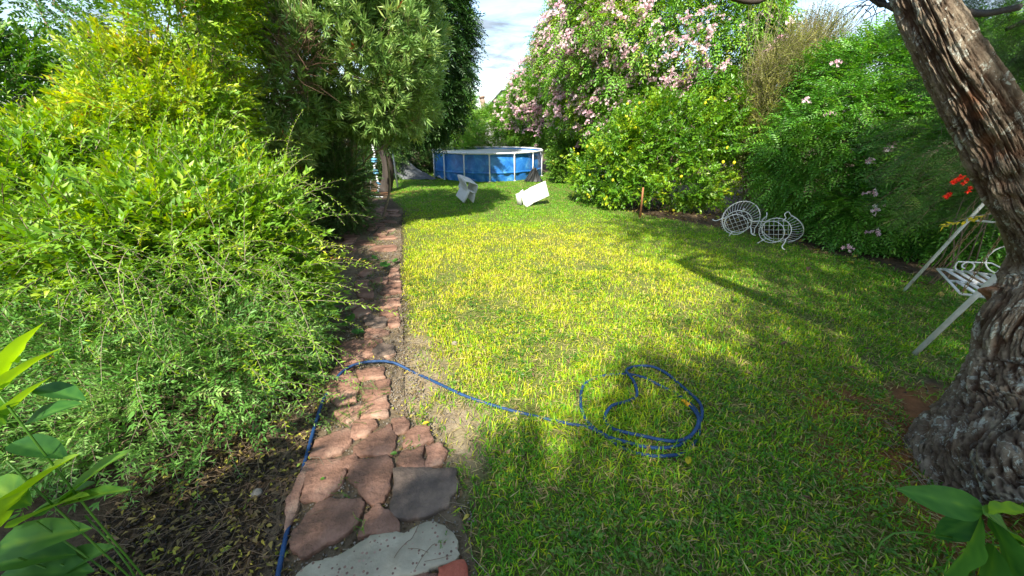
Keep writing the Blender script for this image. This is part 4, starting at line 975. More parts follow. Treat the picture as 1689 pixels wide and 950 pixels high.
# wind chime of blue and white glass hanging from the oleander
tc0 = D(613, 232, 11.1); t = thing('wind_chime', tc0, 'string of small blue and white glass ornaments hanging under the oleander edge', 'wind chime')
ac = Acc(); pts = [tc0+Vector((.012*math.sin(i*.9), 0, -i*.12)) for i in range(13)]; tube(ac, pts, .006, 5); local(ac.build('cord', ['pale_twig']), t)
orn = {}
for i in range(22):
    zz = -.12-.062*i; k = 'glass_blue' if i in (6, 7, 11, 12, 17) else 'shell_white'
    wdt = .075 if k == 'glass_blue' else .032
    if k not in orn:
        ac = Acc(); n8 = 8; V = []; F = []
        for zq, rq in ((-.024, .004), (-.016, .8*wdt), (0, wdt), (.016, .75*wdt), (.026, .004)):
            for j in range(n8): V.append((rq*math.cos(.785*j)*(1+.25*(j % 2)), rq*math.sin(.785*j)*(1+.25*(j % 2)), zq))
        for r in range(4):
            for j in range(n8): F.append((r*n8+j, r*n8+(j+1) % n8, (r+1)*n8+(j+1) % n8, (r+1)*n8+j))
        ac.add(V, F); o = orn[k] = ac.build('ornament', [k])
    else: o = orn[k].copy(); CO.objects.link(o)
    o.parent = t; o.location = (.012*math.sin(i*.5)+rng.normal()*.012, 0, zz); o.rotation_euler = (rng.normal()*.3, rng.normal()*.3, rng.uniform(0, 3))
e0 = pts[-1]; g0 = G(632, 326)
ac = Acc(); tube(ac, smooth_path([D(612, 296, 11.0), D(611, 312, 11.0)+Vector((0, 0, 0)), G(614, 323, .02), Vector((g0.x, g0.y, .02))], 5), .012, 6)
o = ac.build('cable', ['shell_white'], smooth=True); tag(o, 'pale cable curling onto the ground below the wind chime', 'cable')

# ------------------------------------------------------------------ toppled white plastic seats
def ribbon(pieces, ev, o0, name, label):
    """thick moulded board folded along a profile and carried across the width ev; each facet is a part"""
    t = thing(name, o0, label, 'garden seat', 'toppled white plastic seats on the grass')
    ev = Vector(ev)
    for nm, pts, th_ in pieces:
        pts = [Vector(p) for p in pts]; V = []; n = len(pts)
        for i, p in enumerate(pts):
            d = (pts[min(i+1, n-1)]-pts[max(i-1, 0)]).normalized(); nr = d.cross(ev).normalized()*th_/2
            for q in (p+nr, p-nr, p-nr+ev, p+nr+ev): V.append(tuple(q))
        F = []
        for i in range(n-1):
            for j in range(4): F.append((i*4+j, i*4+(j+1) % 4, i*4+4+(j+1) % 4, i*4+4+j))
        F += [(3, 2, 1, 0), (n*4-4, n*4-3, n*4-2, n*4-1)]
        ac = Acc(); ac.add(V, F); o = ac.build(nm, ['white_plastic'], t)
        bv = o.modifiers.new('edge', 'BEVEL'); bv.width = .007; bv.segments = 2
    return t
lo = G(762, 335)
ribbon([('back_panel', [(.12, 0, .545), (.155, .01, .43), (.17, .03, .36), (.115, .06, .23)], .03), ('seat_panel', [(.12, 0, .56), (.20, -.01, .555), (.45, 0, .46)], .026), ('side_panel', [(.452, 0, .445), (.42, 0, .34), (.385, 0, .255)], .026),
        ('lower_panel', [(.375, .005, .25), (.29, .0, .275), (.20, 0, .33)], .026), ('leg_panel', [(.215, 0, .30), (.14, -.02, .15), (.06, -.04, .012)], .05), ('foot_panel', [(.37, -.01, .235), (.34, -.02, .12), (.31, -.03, .012)], .026)],
       (-.24, .30, .14), lo, 'folded_seat', 'white plastic seat toppled on the grass, the left one with its hollow side showing')
ro = G(866, 338)
ribbon([('back_panel', [(.52, .12, .60), (.38, .06, .55), (.22, .02, .485), (.10, 0, .44)], .028), ('seat_panel', [(.095, -.01, .43), (.02, -.07, .395), (-.06, -.11, .36), (-.10, -.10, .335)], .034),
        ('foot_panel', [(-.06, .03, .40), (-.14, .02, .34)], .03)], (.115, -.06, -.375), ro, 'folded_seat', 'white plastic seat toppled on the grass, the right one lying on its long side')
t = [o for o in bpy.data.objects if o.name.startswith('folded_seat')][-1]
ac = Acc(); V = [(-.115, -.06, .34), (-.25, -.03, .285), (-.20, -.05, .012), (-.09, -.09, .012)]; th_ = .025
V = V+[(x+.004, y+th_, z) for x, y, z in V]; ac.add(V, [(0, 1, 2, 3), (7, 6, 5, 4), (0, 4, 5, 1), (1, 5, 6, 2), (2, 6, 7, 3), (3, 7, 4, 0)]); ac.build('leg_panel', ['white_plastic'], t)

# ------------------------------------------------------------------ two white wire tub chairs lying on their sides
def wire_chair(loc, rot, label):
    t = thing('wire_chair', loc, label, 'chair', 'toppled white wire chairs at the hedge'); t.rotation_euler = rot; t.scale = (.96, .92, .86)
    def w(nm, pts, r, sides=5):
        ac = Acc(); tube(ac, pts, r, sides); return ac.build(nm, ['wire_paint'], t, smooth=True)
    sr = [(.235*math.cos(a), .225*math.sin(a), .40) for a in np.linspace(0, 2*math.pi, 33)]
    w('seat_ring', sr, .008, 6)
    for i in range(6):
        x = -.19+.076*i; y = .225*math.sqrt(1-(x/.235)**2); w('seat_wire', [(x, -y, .40), (x, 0, .392), (x, y, .40)], .0035)
    for i in range(5):
        y = -.17+.085*i; x = .235*math.sqrt(1-(y/.225)**2); w('seat_wire', [(-x, y, .405), (0, y, .397), (x, y, .405)], .0035)
    # tub rail: low at the front, sweeping up round the back
    def rail(a): c = .5*(1-math.cos(a)); return Vector((-.33*math.sin(a)*(1+.05*c), .31*math.cos(a)*1.0, .42+.05+.34*c**1.2))
    A0 = R(35); w('tub_rail', [rail(a) for a in np.linspace(A0, 2*math.pi-A0, 45)], .009, 6)
    for i in range(30):
        a = A0+.1+(2*math.pi-2*A0-.2)*i/29; tp = rail(a); b = Vector((-.235*math.sin(a), .225*math.cos(a), .40)); m_ = (tp+b)/2+Vector((-.045*math.sin(a), .045*math.cos(a), -.03))
        w('tub_wire', smooth_path([b, m_, tp], 3), .0032, 4)
    for s in (-1, 1):
        w('front_curl', smooth_path([rail(A0 if s > 0 else 2*math.pi-A0), Vector((-s*.17, .33, .43)), Vector((-s*.14, .30, .36)), Vector((-s*.16, .22, .38))], 5), .008, 6)
    for s in (-1, 1):
        for f in (-1, 1):
            w('leg', smooth_path([(s*.16, f*.16, .40), (s*.20, f*.20, .22), (s*.23, f*.23, .04), (s*.26, f*.26, .0), (s*.28, f*.28, .02)], 4), .009, 6)
    w('leg_brace', [(.205*math.cos(a), .205*math.sin(a), .20) for a in np.linspace(0, 2*math.pi, 25)], .006, 5)
    return t
def face(zdir, back, loc):                # where the chair's own up axis and its back point
    z = Vector(zdir).normalized(); b = Vector(back); b = (b-z*b.dot(z)).normalized(); y = -b; x = y.cross(z)
    return Matrix((x, y, z)).transposed().to_euler()
c1 = G(1285, 405); c2 = G(1205, 392)
wire_chair((c1.x-.32, c1.y-.06, .22), face((.75, .50, .06), (.25, -.1, -1), 0), 'white wire tub chair lying on its side, the right one with its seat grid showing')
wire_chair((c2.x-.06, c2.y-.10, .22), face((.62, .72, .12), (-.5, .2, .85), 0), 'white wire tub chair lying on its side, the left one touching the other')

# ------------------------------------------------------------------ garden swing
fA, fB = Vector((3.66, 2.78, 0)), Vector((4.93, 4.17, 0)); pe = Vector((.74, -.675, 0))
sw = thing('garden_swing', (4.3, 3.5, 0), 'white metal garden swing with scrolled bench half hidden behind the old tree', 'swing')
def swp(nm, pts, r, sides=10, mat='white_paint'):
    ac = Acc(); tube(ac, pts, r, sides); return local(ac.build(nm, [mat], smooth=True), sw)
tA, tB = fA+pe*.5+Vector((0, 0, 2.1)), fB+pe*.5+Vector((0, 0, 2.1))
for f, tp in ((fA, tA), (fB, tB)):
    swp('leg', [f, tp], .020 if f is fA else .017); swp('leg', [f+pe*1.0, tp], .018)
    l = .45; swp('brace', [f*(1-l)+tp*l, (f+pe)*(1-l)+tp*l], .012)
swp('top_beam', [tA, tB], .020)
rg0 = Vector((4.66, 3.30, 2.1)); ld = Vector((.9, -.42, 0)).normalized()
swp('cross_beam', [rg0-ld*.15, rg0+ld*1.5], .022)
k0, k1 = Vector((4.50, 3.60, .52)), Vector((4.27, 3.14, .44))      # the two corners of the bench's near end
L_ = 1.15
fr = Acc()
for p, q in ((k0, k0+ld*L_), (k1, k1+ld*L_), (k0, k1), (k0+ld*L_, k1+ld*L_), ((k0+k1)/2, (k0+k1)/2+ld*L_)): tube(fr, [p, q], .013, 4)
local(fr.build('seat_frame', ['white_paint']), sw)
dv = (k1-k0)
for i in range(13):                       # slanting flat slats on both sides of the middle bar
    for h_ in (0, 1):
        s0 = k0+ld*(.05+i*.085)+dv*(.5*h_); s1 = s0+dv*.5+ld*(.07 if h_ == 0 else .07)
        ac = Acc(); u_ = ld*.020; z_ = Vector((0, 0, .004))
        V = [s0-u_+z_, s0+u_+z_, s1+u_+z_, s1-u_+z_, s0-u_-z_, s0+u_-z_, s1+u_-z_, s1-u_-z_]
        V = [tuple(v+Vector((0, 0, .012))) for v in V]
        ac.add(V, [(0, 1, 2, 3), (7, 6, 5, 4), (0, 4, 5, 1), (1, 5, 6, 2), (2, 6, 7, 3), (3, 7, 4, 0)]); local(ac.build('slat', ['white_paint']), sw)
def scroll(c, r, a0, turns, n=26, grow=.25):
    return [c+ld*(math.cos(a0+turns*6.283*i/n)*r*(grow+(1-grow)*i/n))+Vector((0, 0, math.sin(a0+turns*6.283*i/n)*r*(grow+(1-grow)*i/n))) for i in range(n+1)]
ub = Vector((0, 0, 1))
swp('scroll', scroll(k0+ld*.46+ub*.17, .15, 0, 1, 30, 1), .007, 6)
swp('scroll', scroll(k0+ld*.20+ub*.06, .085, R(-100), -1.3)+[k0+ld*.36+ub*.12, k0+ld*.62+ub*.0], .007, 6)
swp('scroll', scroll(k0+ld*.45+ub*.36, .07, R(160), -1.2)+[k0+ld*.60+ub*.42, k0+ld*1.1+ub*.26], .007, 6)
swp('scroll', scroll(k0+ld*.80+ub*.07, .06, R(80), 1.3), .007, 6)
swp('scroll', scroll(k0+ld*1.02+ub*.08, .07, R(-90), -1.2), .007, 6)
def chain(p, q):
    n = int((q-p).length/.034); d = (q-p).normalized(); a = Acc()
    x = d.cross(Vector((0, 1, 0))).normalized(); y = d.cross(x)
    for i in range(n):
        c = p+(q-p)*(i+.5)/n; s = x if i % 2 else y
        pts = [c+d*math.cos(t_)*.024+s*math.sin(t_)*.011 for t_ in np.linspace(0, 2*math.pi, 9)]
        tube(a, pts, .0035, 4, 0, .5, False)
    o = local(a.build('chain', ['rusty_chain']), sw); o['kind'] = 'stuff'
    return o
chain(k0, rg0+Vector((0, 0, -.02))); chain(k1, rg0+ld*.04+Vector((0, 0, -.02))); chain(k0+ld*L_, rg0+ld*1.2); chain(k1+ld*L_, rg0+ld*1.22)
# sprig of yellow leaves across the swing's far leg
t = thing('yellow_sprig', D(1605, 362, 3.7), 'sprig of bright yellow leaves hanging over the far leg of the swing', 'sprig')
ac = Acc(); q0, q1 = D(1640, 352, 3.6), D(1556, 373, 3.5); tube(ac, [q0, q0*.5+q1*.5+Vector((0, 0, .03)), q1], [.004, .003, .002], 4); local(ac.build('stem', ['pale_twig']), t)
for i in range(24):
    p = q0+(q1-q0)*(.15+.85*rng.random()); a = Acc(); V, F = leaf_t(.055*rng.uniform(.7, 1.2), .026, .2, .3); B = basis(np.array([(-.6+rng.normal()*.5, rng.normal()*.4, -.35+rng.normal()*.4)]), rng.normal())[0]
    a.add(V@B.T, F, 0, rng.random()); o = a.build('leaf', ['yellow_leaf']); o.parent = t; o.location = p-t.location

# ------------------------------------------------------------------ blue hose: from the bottom of the frame, under the shrub, across the path into loose coils
def zH(l): return [(800+x/3.753, 560+y/3.753) for x, y in l]
hp = [(452, 985), (461, 935), (472, 880), (482, 830), (491, 797), (505, 750), (520, 700), (532, 660), (545, 637), (560, 620), (585, 606), (620, 601), (650, 602), (680, 609), (706, 621), (735, 637), (762, 650), (798, 661)]
hp += zH([(200,430),(400,480),(540,520),(640,540),(740,582),(840,642),(930,688),(1050,718),(1150,713),(1230,690),(1290,640),(1328,560),(1325,470),(1290,410),(1230,350),(1150,300),(1060,265),(980,232),(880,208),(780,203),(680,222),(610,280),(592,360),(600,440),(650,515),(760,590),(880,640),(985,668),(1100,668),(1210,640),(1290,575),(1340,480),(1330,400),(1270,330),(1200,262),(1150,225),(1090,195),(1020,168),(940,160),(890,175),(872,200),(885,225),(920,270),(940,320),(930,360),(860,395),(790,420),(750,460),(743,500),(780,545),(850,580),(960,608),(1080,626),(1180,627),(1260,605),(1305,560),(1318,500),(1290,440),(1262,405)])
P_ = [G(x, y, .03) for x, y in hp]
for i, p in enumerate(P_): p.z = (.018 if i < 9 else .052 if i < 13 else .015)+.012*math.sin(i*1.3)+(.012 if i > 40 else 0)+(.012 if i > 56 else 0)
ht = thing('garden_hose', G(1062, 680), 'blue garden hose crossing the path and lying in loose coils on the lawn', 'hose')
ac = Acc(); pts = smooth_path(P_, 7); tube(ac, pts, .0115, 8); local(ac.build('tube', ['blue_hose'], smooth=True), ht)
ac = Acc(); a0 = pts[-1]; d0 = (pts[-1]-pts[-4]).normalized(); tube(ac, [a0-d0*.01, a0+d0*.01, a0+d0*.02, a0+d0*.05, a0+d0*.055, a0+d0*.085], [.015, .017, .014, .014, .018, .015], 10)
local(ac.build('connector', ['orange_plastic'], smooth=True), ht)

# ------------------------------------------------------------------ wooden stake, small house beyond the hedge
b0 = G(1056, 358); ac = Acc(); tube(ac, [b0-Vector((0, 0, .1)), b0+Vector((-.01, .01, .35)), b0+Vector((-.03, .0, .66))], [.024, .022, .02], 7)
tag(ac.build('wooden_stake', ['rough_wood'], smooth=False, loc=tuple(b0)), 'short reddish wooden stake in the ground in front of the lemon tree', 'stake')
hs = thing('small_house', (-.9, 29, 0), 'pale house glimpsed above the far hedge with a tilted clay pipe', 'house')
hx, hz = -.75, D(800, 178, 28).z
def boxpart(nm, c, s_, mat, rot=0):
    ac = Acc(); box(ac, (0, 0, 0), s_); o = ac.build(nm, [mat], hs); o.location = Vector(c)-hs.location; o.rotation_euler = (0, rot, 0); return o
q = D(812, 190, 28)
ac = Acc(); x0, x1 = q.x-.55, q.x+5; zt0, zt1 = D(800, 186, 28).z, D(826, 152, 28).z; sl_ = (zt1-zt0)/1.2
V = []
for yy in (28, 34): V += [(x0, yy, 0), (x1, yy, 0), (x1, yy, zt1+.3), (x0+1.2, yy, zt1), (x0, yy, zt0)]
F4 = [(0, 1, 2), (0, 2, 3), (0, 3, 4), (5, 7, 6), (5, 8, 7), (5, 9, 8), (0, 5, 6), (0, 6, 1), (4, 9, 5), (4, 5, 0), (3, 8, 9), (3, 9, 4), (2, 7, 8), (2, 8, 3), (1, 6, 7), (1, 7, 2)]
ac.add(V, F4); local(ac.build('wall', ['render_wall']), hs)
ac = Acc(); V = []
for yy in (27.85, 34.1): V += [(x0-.12, yy, zt0-.05), (x0+1.2, yy, zt1+.04), (x1, yy, zt1+.36), (x1, yy, zt1+.46), (x0+1.2, yy, zt1+.14), (x0-.12, yy, zt0+.05)]
F4 = []
for a, b, c, d in ((0, 1, 4, 5), (1, 2, 3, 4)): F4 += [(a, b, c, d), (a+6, d+6, c+6, b+6)]
F4 += [(5, 4, 10, 11), (4, 3, 9, 10), (0, 6, 7, 1), (1, 7, 8, 2), (0, 5, 11, 6), (2, 8, 9, 3)]
ac.add(V, F4); local(ac.build('roof', ['roof_sheet']), hs)
ac = Acc(); p0, p1 = D(799, 184, 27.6), D(795, 162, 27.6); tube(ac, [p0, p1], .17, 12); tube(ac, [p1, p1+(p1-p0).normalized()*.12], .21, 12); local(ac.build('clay_pipe', ['clay_pipe'], smooth=True), hs)

# ------------------------------------------------------------------ broad-leaved plants close to the camera
def broad_leaf(Ln, Wd, cup=.25, droop=.3, wave=.06, nu=7, nv=10):
    V = []; F = []
    for j in range(nv+1):
        f = j/nv; w = Wd*.5*(math.sin(math.pi*min(1, f**.75))**.8)*(1 if 0 < j < nv else 0)+.0005
        for i in range(nu):
            s_ = -1+2*i/(nu-1)
            V.append((s_*w, Ln*f-Ln*droop*.25*f*f, cup*abs(s_)**1.3*w-droop*Ln*f*f*.6+wave*w*math.sin(f*16+s_*2)*abs(s_)-(.04*w if i == nu//2 else 0)+.03*w*math.cos(f*24)*(abs(s_) > .3)))
    for j in range(nv):
        for i in range(nu-1): F.append((j*nu+i, j*nu+i+1, (j+1)*nu+i+1, (j+1)*nu+i))
    return V, F
def put_leaf(t, p, d, Ln, Wd, roll=0, tint=.5, **k):
    V, F = broad_leaf(Ln, Wd, **k); ac = Acc(); jj, i7 = np.divmod(np.arange(len(V)), 7); ac.add(V, F, 0, np.clip(tint+.28*(i7 == 3)+.10*((jj+np.abs(i7-3)) % 3 == 0)+rng.normal(size=len(V))*.05, 0, 1)); o = ac.build('leaf', ['broad_leaf'], smooth=True)
    B = basis(np.array([d], float), roll)[0]; o.parent = t; o.location = Vector(p)-t.location; o.rotation_euler = Matrix(B.tolist()).to_euler(); return o
def stalk(t, pts, r, nm='stem'):
    ac = Acc(); tube(ac, pts, r, 6); return local(ac.build(nm, ['green_leaf'], smooth=True), t)
LWM = 2.3
t = thing('broad_leaved_plant', (-1.45, .85, 0), 'broad-leaved plant in the bottom left corner with bright upright leaves', 'plant')
nodes = [D(-10, 640, .95), D(60, 860, .88), D(10, 760, .9), D(100, 930, .85), D(-20, 900, .85), D(140, 850, .95)]
for q in nodes: stalk(t, smooth_path([(-1.45+rng.normal()*.05, .85, -.02), (q.x*.5-.72, q.y*.5+.42, q.z*.5), q], 4), .0035)
LL = [((-5, 640), (45, 530), .95, .085, .95), ((-5, 650), (75, 560), .96, .06, .9), ((0, 700), (60, 615), .97, .07, .8), ((0, 850), (95, 740), .88, .10, 1.0), ((20, 870), (125, 800), .9, .085, .75), ((100, 830), (188, 738), .93, .075, .55), ((100, 835), (190, 795), .92, .05, .5),
      ((-10, 880), (20, 790), .85, .09, .85), ((70, 850), (140, 790), .95, .085, .3), ((-10, 905), (120, 870), .86, .10, .45), ((-10, 930), (110, 905), .85, .11, .3), ((0, 950), (130, 935), .84, .11, .2), ((-20, 990), (90, 950), .83, .12, .2), ((60, 960), (160, 900), .86, .09, .25), ((40, 700), (110, 660), 1.0, .06, .05), ((10, 700), (-30, 640), .95, .07, .4),
      ((20, 730), (100, 745), .98, .07, .1), ((60, 640), (130, 650), 1.02, .055, .05), ((-20, 800), (40, 830), .88, .09, .6), ((-10, 600), (25, 590), 1.0, .05, .8)]
for (a, b_, Yl, wl, ti) in LL:
    p, q = D(*a, Yl), D(*b_, Yl+rng.uniform(-.06, .03)); d = (q-p); put_leaf(t, p, tuple(d.normalized()), d.length*1.12, wl*LWM*.55, rng.normal()*.35+.1, ti, droop=.18, cup=.35)
t = thing('broad_leaved_plant', (1.35, .75, 0), 'broad-leaved plant in the bottom right corner in front of the old tree', 'plant')
nd = D(1625, 842, 1.0)
stalk(t, smooth_path([(1.62, .95, -.02), (1.64, 1.0, .3), D(1665, 900, 1.05), nd], 5), .004)
for (a, b_, Yl, dy, wl, ti, ro) in [((1625, 842), (1500, 812), 1.0, .06, .12, .25, .9), ((1625, 845), (1700, 838), 1.0, -.05, .11, .8, .3), ((1618, 850), (1590, 960), 1.0, -.06, .17, .35, .2), ((1630, 850), (1700, 950), .98, -.05, .15, .2, .1), ((1622, 848), (1700, 885), .97, .02, .12, .6, -.2), ((1618, 850), (1545, 890), 1.02, .02, .10, .05, .8), ((1640, 900), (1640, 990), .95, -.02, .13, .3, 0), ((1690, 900), (1740, 930), .95, 0, .13, .4, .2)]:
    p, q = D(*a, Yl), D(*b_, Yl+dy); d = q-p; put_leaf(t, p, tuple(d.normalized()), d.length*1.12, wl, ro, ti, droop=.25, cup=.3, wave=.12)
# squash leaves beside and on the path
def round_leaf(r):
    V = [(0, 0, .0)]; n = 22
    for ring, f in ((1, .5), (2, 1.0)):
        for k in range(n):
            a = 2*math.pi*k/n-math.pi/2; lob = 1+.10*math.sin(5*a)+.05*math.sin(9*a)-(.45 if k in (0,) else .15 if k in (1, n-1) else 0)
            V.append((math.cos(a)*r*f*lob, math.sin(a)*r*f*lob, f*f*r*.18+.03*r*math.sin(k*2.4)*f))
    F = [(0, 1+k, 1+(k+1) % n) for k in range(n)]
    for k in range(n): a, b = 1+k, 1+(k+1) % n; F += [(a, a+n, b+n), (a, b+n, b)]
    return V, F
for lab, lst in (('trailing squash plant with three round leaves lying across the path', [(597, 432, .085, .09), (618, 425, .05, .07), (635, 437, .075, .08), (652, 430, .05, .06)]),
                 ('squash plant with large round leaves at the left edge of the path in the shade', [(537, 388, .13, .25), (556, 500, .10, .12), (575, 530, .09, .10), (545, 515, .09, .14), (590, 548, .06, .06)]),
                 ('low round-leaved plant under the shrub left of the path near the hose', [(525, 600, .07, .10), (505, 615, .07, .13), (530, 575, .06, .12)])):
    b0 = G(lst[0][0], lst[0][1]); t = thing('squash_plant', b0, lab, 'plant')
    for px, py, r, z in lst:
        p = G(px, py, z); V, F = round_leaf(r); ac = Acc(); ac.add(V, F, 0, .3+rng.normal()*.1); o = ac.build('leaf', ['broad_leaf'], t, smooth=True); o.location = p-t.location; o.rotation_euler = (rng.normal()*.2+.2, rng.normal()*.25, rng.uniform(0, 6))
        ac = Acc(); tube(ac, smooth_path([(b0.x+rng.normal()*.03, b0.y, 0), (p.x*.6+b0.x*.4, p.y*.6+b0.y*.4, z*.8), tuple(p)], 4), .003, 4); local(ac.build('stem', ['green_leaf']), t)

# ------------------------------------------------------------------ weeds in the joints
wl = [(605, 652, 'feathery green weed growing on the near flagstones just past the hose', .9, 16), (585, 690, 'low green weed spreading over the left edge of the path before the hose', 1.0, 14), (560, 700, 'low bushy weed left of the near flagstones', 1.1, 16), (560, 805, 'small green weed with yellow leaves between three near flagstones', .55, 9), (598, 875, 'tiny weed above the pale concrete slab', .45, 8), (615, 478, 'green weed on the path beside the grey flagstone', .9, 14), (622, 470, 'narrow-leaved weed between two red flagstones', .7, 10),
      (620, 402, 'green weed growing across the middle of the path', 1.1, 18), (640, 388, 'weed on the path before the shaded part', 1.0, 14), (610, 455, 'weed at a flagstone corner beyond the dark stone', .7, 9), (628, 505, 'grassy weed behind the round dark flagstone', .8, 10), (608, 575, 'small weed on the path beyond the hose', .6, 9), (730, 900, 'dark green leafy weed at the right end of the concrete slab', .5, 8), (675, 740, 'small leafy weed among the cracked flagstones', .5, 8)]
for px, py, lab, sc1, n in wl:
    b0 = G(px, py, .02); t = thing('weed', b0, lab, 'weed', 'weeds in the joints of the stone path')
    a = Acc(); P = np.array(b0)+rng.normal(size=(n, 3))*np.array((.035, .03, 0))*sc1*1.6; P[:, 2] = .03
    d = rng.normal(size=(n, 3))*.8+np.array((0, 0, .7)); kk = rng.integers(0, 5, n)
    for i in range(5): q = kk == i; stamp(a, SP['vine' if sc1 < .8 else 'sage'][i], P[q], d[q], np.full(q.sum(), .45*sc1), rng.normal(size=q.sum()), .45+rng.normal(size=q.sum())*.15)
    o = a.build('leaves', ['green_leaf', 'twig']); local(o, t); o['kind'] = 'stuff'

# ------------------------------------------------------------------ fallen leaves, litter and twigs
def litter(name, n, fn, lab, size=(.02, .045), mats=('litter_leaf', 'pale_twig'), twigs=0, tint=None, z=.012):
    a = Acc(); xy = fn(n); n = len(xy); P = np.column_stack([xy, z+rng.random(n)*.012]); d = np.column_stack([rng.normal(size=(n, 2)), rng.normal(size=n)*.25])
    for four in range(3):
        q = rng.integers(0, 3, n) == four; V, F = leaf_t(1, .32+.12*four, .3, .25)
        stamp(a, (V, F, np.zeros(len(F), int), np.zeros(len(V))), P[q], d[q], rng.uniform(size[0], size[1], q.sum()), rng.normal(size=q.sum())*.6, rng.random(q.sum()) if tint is None else tint+rng.normal(size=q.sum())*.15)
    xt = fn(twigs) if twigs else []
    for x, y in xt:
        l = rng.uniform(.05, .22); an = rng.uniform(0, 6.28); c = Vector((x, y, z)); e_ = Vector((math.cos(an)*l, math.sin(an)*l, rng.uniform(0, .03)))
        tube(a, [c, c+e_*.5+Vector((rng.normal()*.02, rng.normal()*.02, .015)), c+e_], [.0022, .0018, .001], 3, 1, 0, False)
    o = a.build(name, list(mats)); tag(o, lab, kind='stuff'); return o
def in_px(pts):
    W_ = np.array([tuple(G(*p)[:2]) for p in pts])
    def f(n):
        o = []; mn, mx_ = W_.min(0), W_.max(0)
        while len(o) < n:
            q = rng.uniform(mn, mx_, (max(n, 50), 2)); q = q[poly_area_inside(W_, q[:, 0], q[:, 1])]; o += [tuple(v) for v in q]
        return np.array(o[:n])
    return f
litter('leaf_litter', 5200, in_px([(60, 1000), (300, 700), (470, 560), (560, 560), (560, 640), (500, 780), (470, 1000)]), 'brown and yellow leaf litter with dry stalks under the shrubs left of the path', mats=('litter_leaf', 'twig'), twigs=700)
def joints(n):
    q = in_px([(470, 1000), (500, 760), (560, 600), (590, 430), (625, 350), (660, 350), (665, 470), (700, 650), (780, 850), (790, 1000)])(n*3); return q[~on_stone(q[:, 0], q[:, 1])][:n]
litter('path_litter', 2600, joints, 'small fallen leaves and twigs in the joints of the stone path', size=(.012, .032), twigs=260)
litter('leaf_litter', 900, in_px([(1000, 340), (940, 300), (1060, 330), (1180, 350), (1260, 370), (1420, 420), (1600, 480), (1580, 500), (1400, 440), (1250, 385), (1170, 368), (1080, 362)]), 'brown fallen leaves along the foot of the hedge and lemon tree', size=(.05, .11), twigs=60)
litter('leaf_litter', 420, in_px([(680, 560), (1100, 480), (1450, 480), (1650, 800), (1200, 980), (760, 980), (700, 700)]), 'scattered yellow and brown fallen leaves on the lawn', size=(.025, .05), z=.045)
litter('leaf_litter', 500, in_px([(1440, 680), (1530, 740), (1680, 830), (1600, 860), (1500, 800)]), 'fallen leaves and bark crumbs on the reddish soil round the old tree', size=(.012, .03), twigs=50)
for px, py, lab, mt, s1, z in [(1135, 766, 'curled orange-yellow fallen leaf on the grass below the hose coils', 'yellow_leaf', .07, .045), (549, 569, 'single orange-yellow leaf at the left edge of the path beyond the hose', 'yellow_leaf', .045, .05), (697, 700, 'yellow three-pointed fallen leaf on the cracked flagstones', 'yellow_leaf', .05, .045), (655, 747, 'single green fallen leaf on the joint of two flagstones', 'green_leaf', .045, .05), (535, 790, 'small green fallen leaf on the second flagstone from the left', 'green_leaf', .035, .05), (1300, 565, 'brown curled fallen leaf on the shaded lawn', 'litter_leaf', .07, .05), (1400, 605, 'dark brown fallen leaf on the lawn left of the swing leg', 'litter_leaf', .07, .05), (1335, 440, 'brown fallen leaf on the lawn below the wire chairs', 'litter_leaf', .10, .05)]:
    V, F = broad_leaf(s1, s1*.5, cup=.5, droop=.3, nu=5, nv=6); a = Acc(); a.add(V, F, 0, .4); p = G(px, py, z); o = a.build('fallen_leaf', [mt], smooth=True); o.location = p; o.rotation_euler = (rng.normal()*.3, rng.normal()*.3, rng.uniform(0, 6)); tag(o, lab, 'leaf')
def rock(px, py, r, lab):
    V = []; F = []; n, m_ = 10, 7; p = G(px, py)
    for j in range(m_+1):
        for i in range(n):
            a, b = 2*math.pi*i/n, math.pi*j/m_; d = np.array((math.sin(b)*math.cos(a), math.sin(b)*math.sin(a), math.cos(b))); k = r*(.8+.45*float(vn(d[0]*1.8+px, d[1]*1.8, d[2]*1.8, 4)))
            V.append(tuple(d*k*np.array((1, 1, .7))))
    for j in range(m_):
        for i in range(n): F.append((j*n+i, (j+1)*n+i, (j+1)*n+(i+1) % n, j*n+(i+1) % n))
    a = Acc(); a.add(V, F); o = a.build('stone', ['rubble'], smooth=True); o.location = p+Vector((0, 0, r*.35)); tag(o, lab, 'stone')
rock(750, 568, .030, 'small pale clod lying on the bright lawn right of the path')
rock(519, 478, .050, 'rounded pale stone under the shrub left of the path')
rock(424, 816, .030, 'small grey stone on the leaf litter left of the path')
rock(583, 625, .018, 'pale pebble on the flagstone beside the hose')
# dry twigs lying on the concrete slab
for pts, lab in (([(650, 920), (660, 905), (672, 893), (680, 887), (693, 860)], 'longer dry twig lying on the middle of the concrete slab'), ([(685, 938), (697, 918), (712, 900), (718, 897)], 'crossed dry twig at the right of the concrete slab'), ([(700, 926), (720, 922), (745, 916)], 'thin dry twig near the right end of the concrete slab'), ([(673, 905), (690, 905), (706, 911)], 'short pale twig on the concrete slab')):
    a = Acc(); tube(a, smooth_path([G(x, y, .064) for x, y in pts], 3), .0016, 4); tag(a.build('dry_twig', ['twig'], loc=tuple(G(*pts[0]))), lab, 'twig')

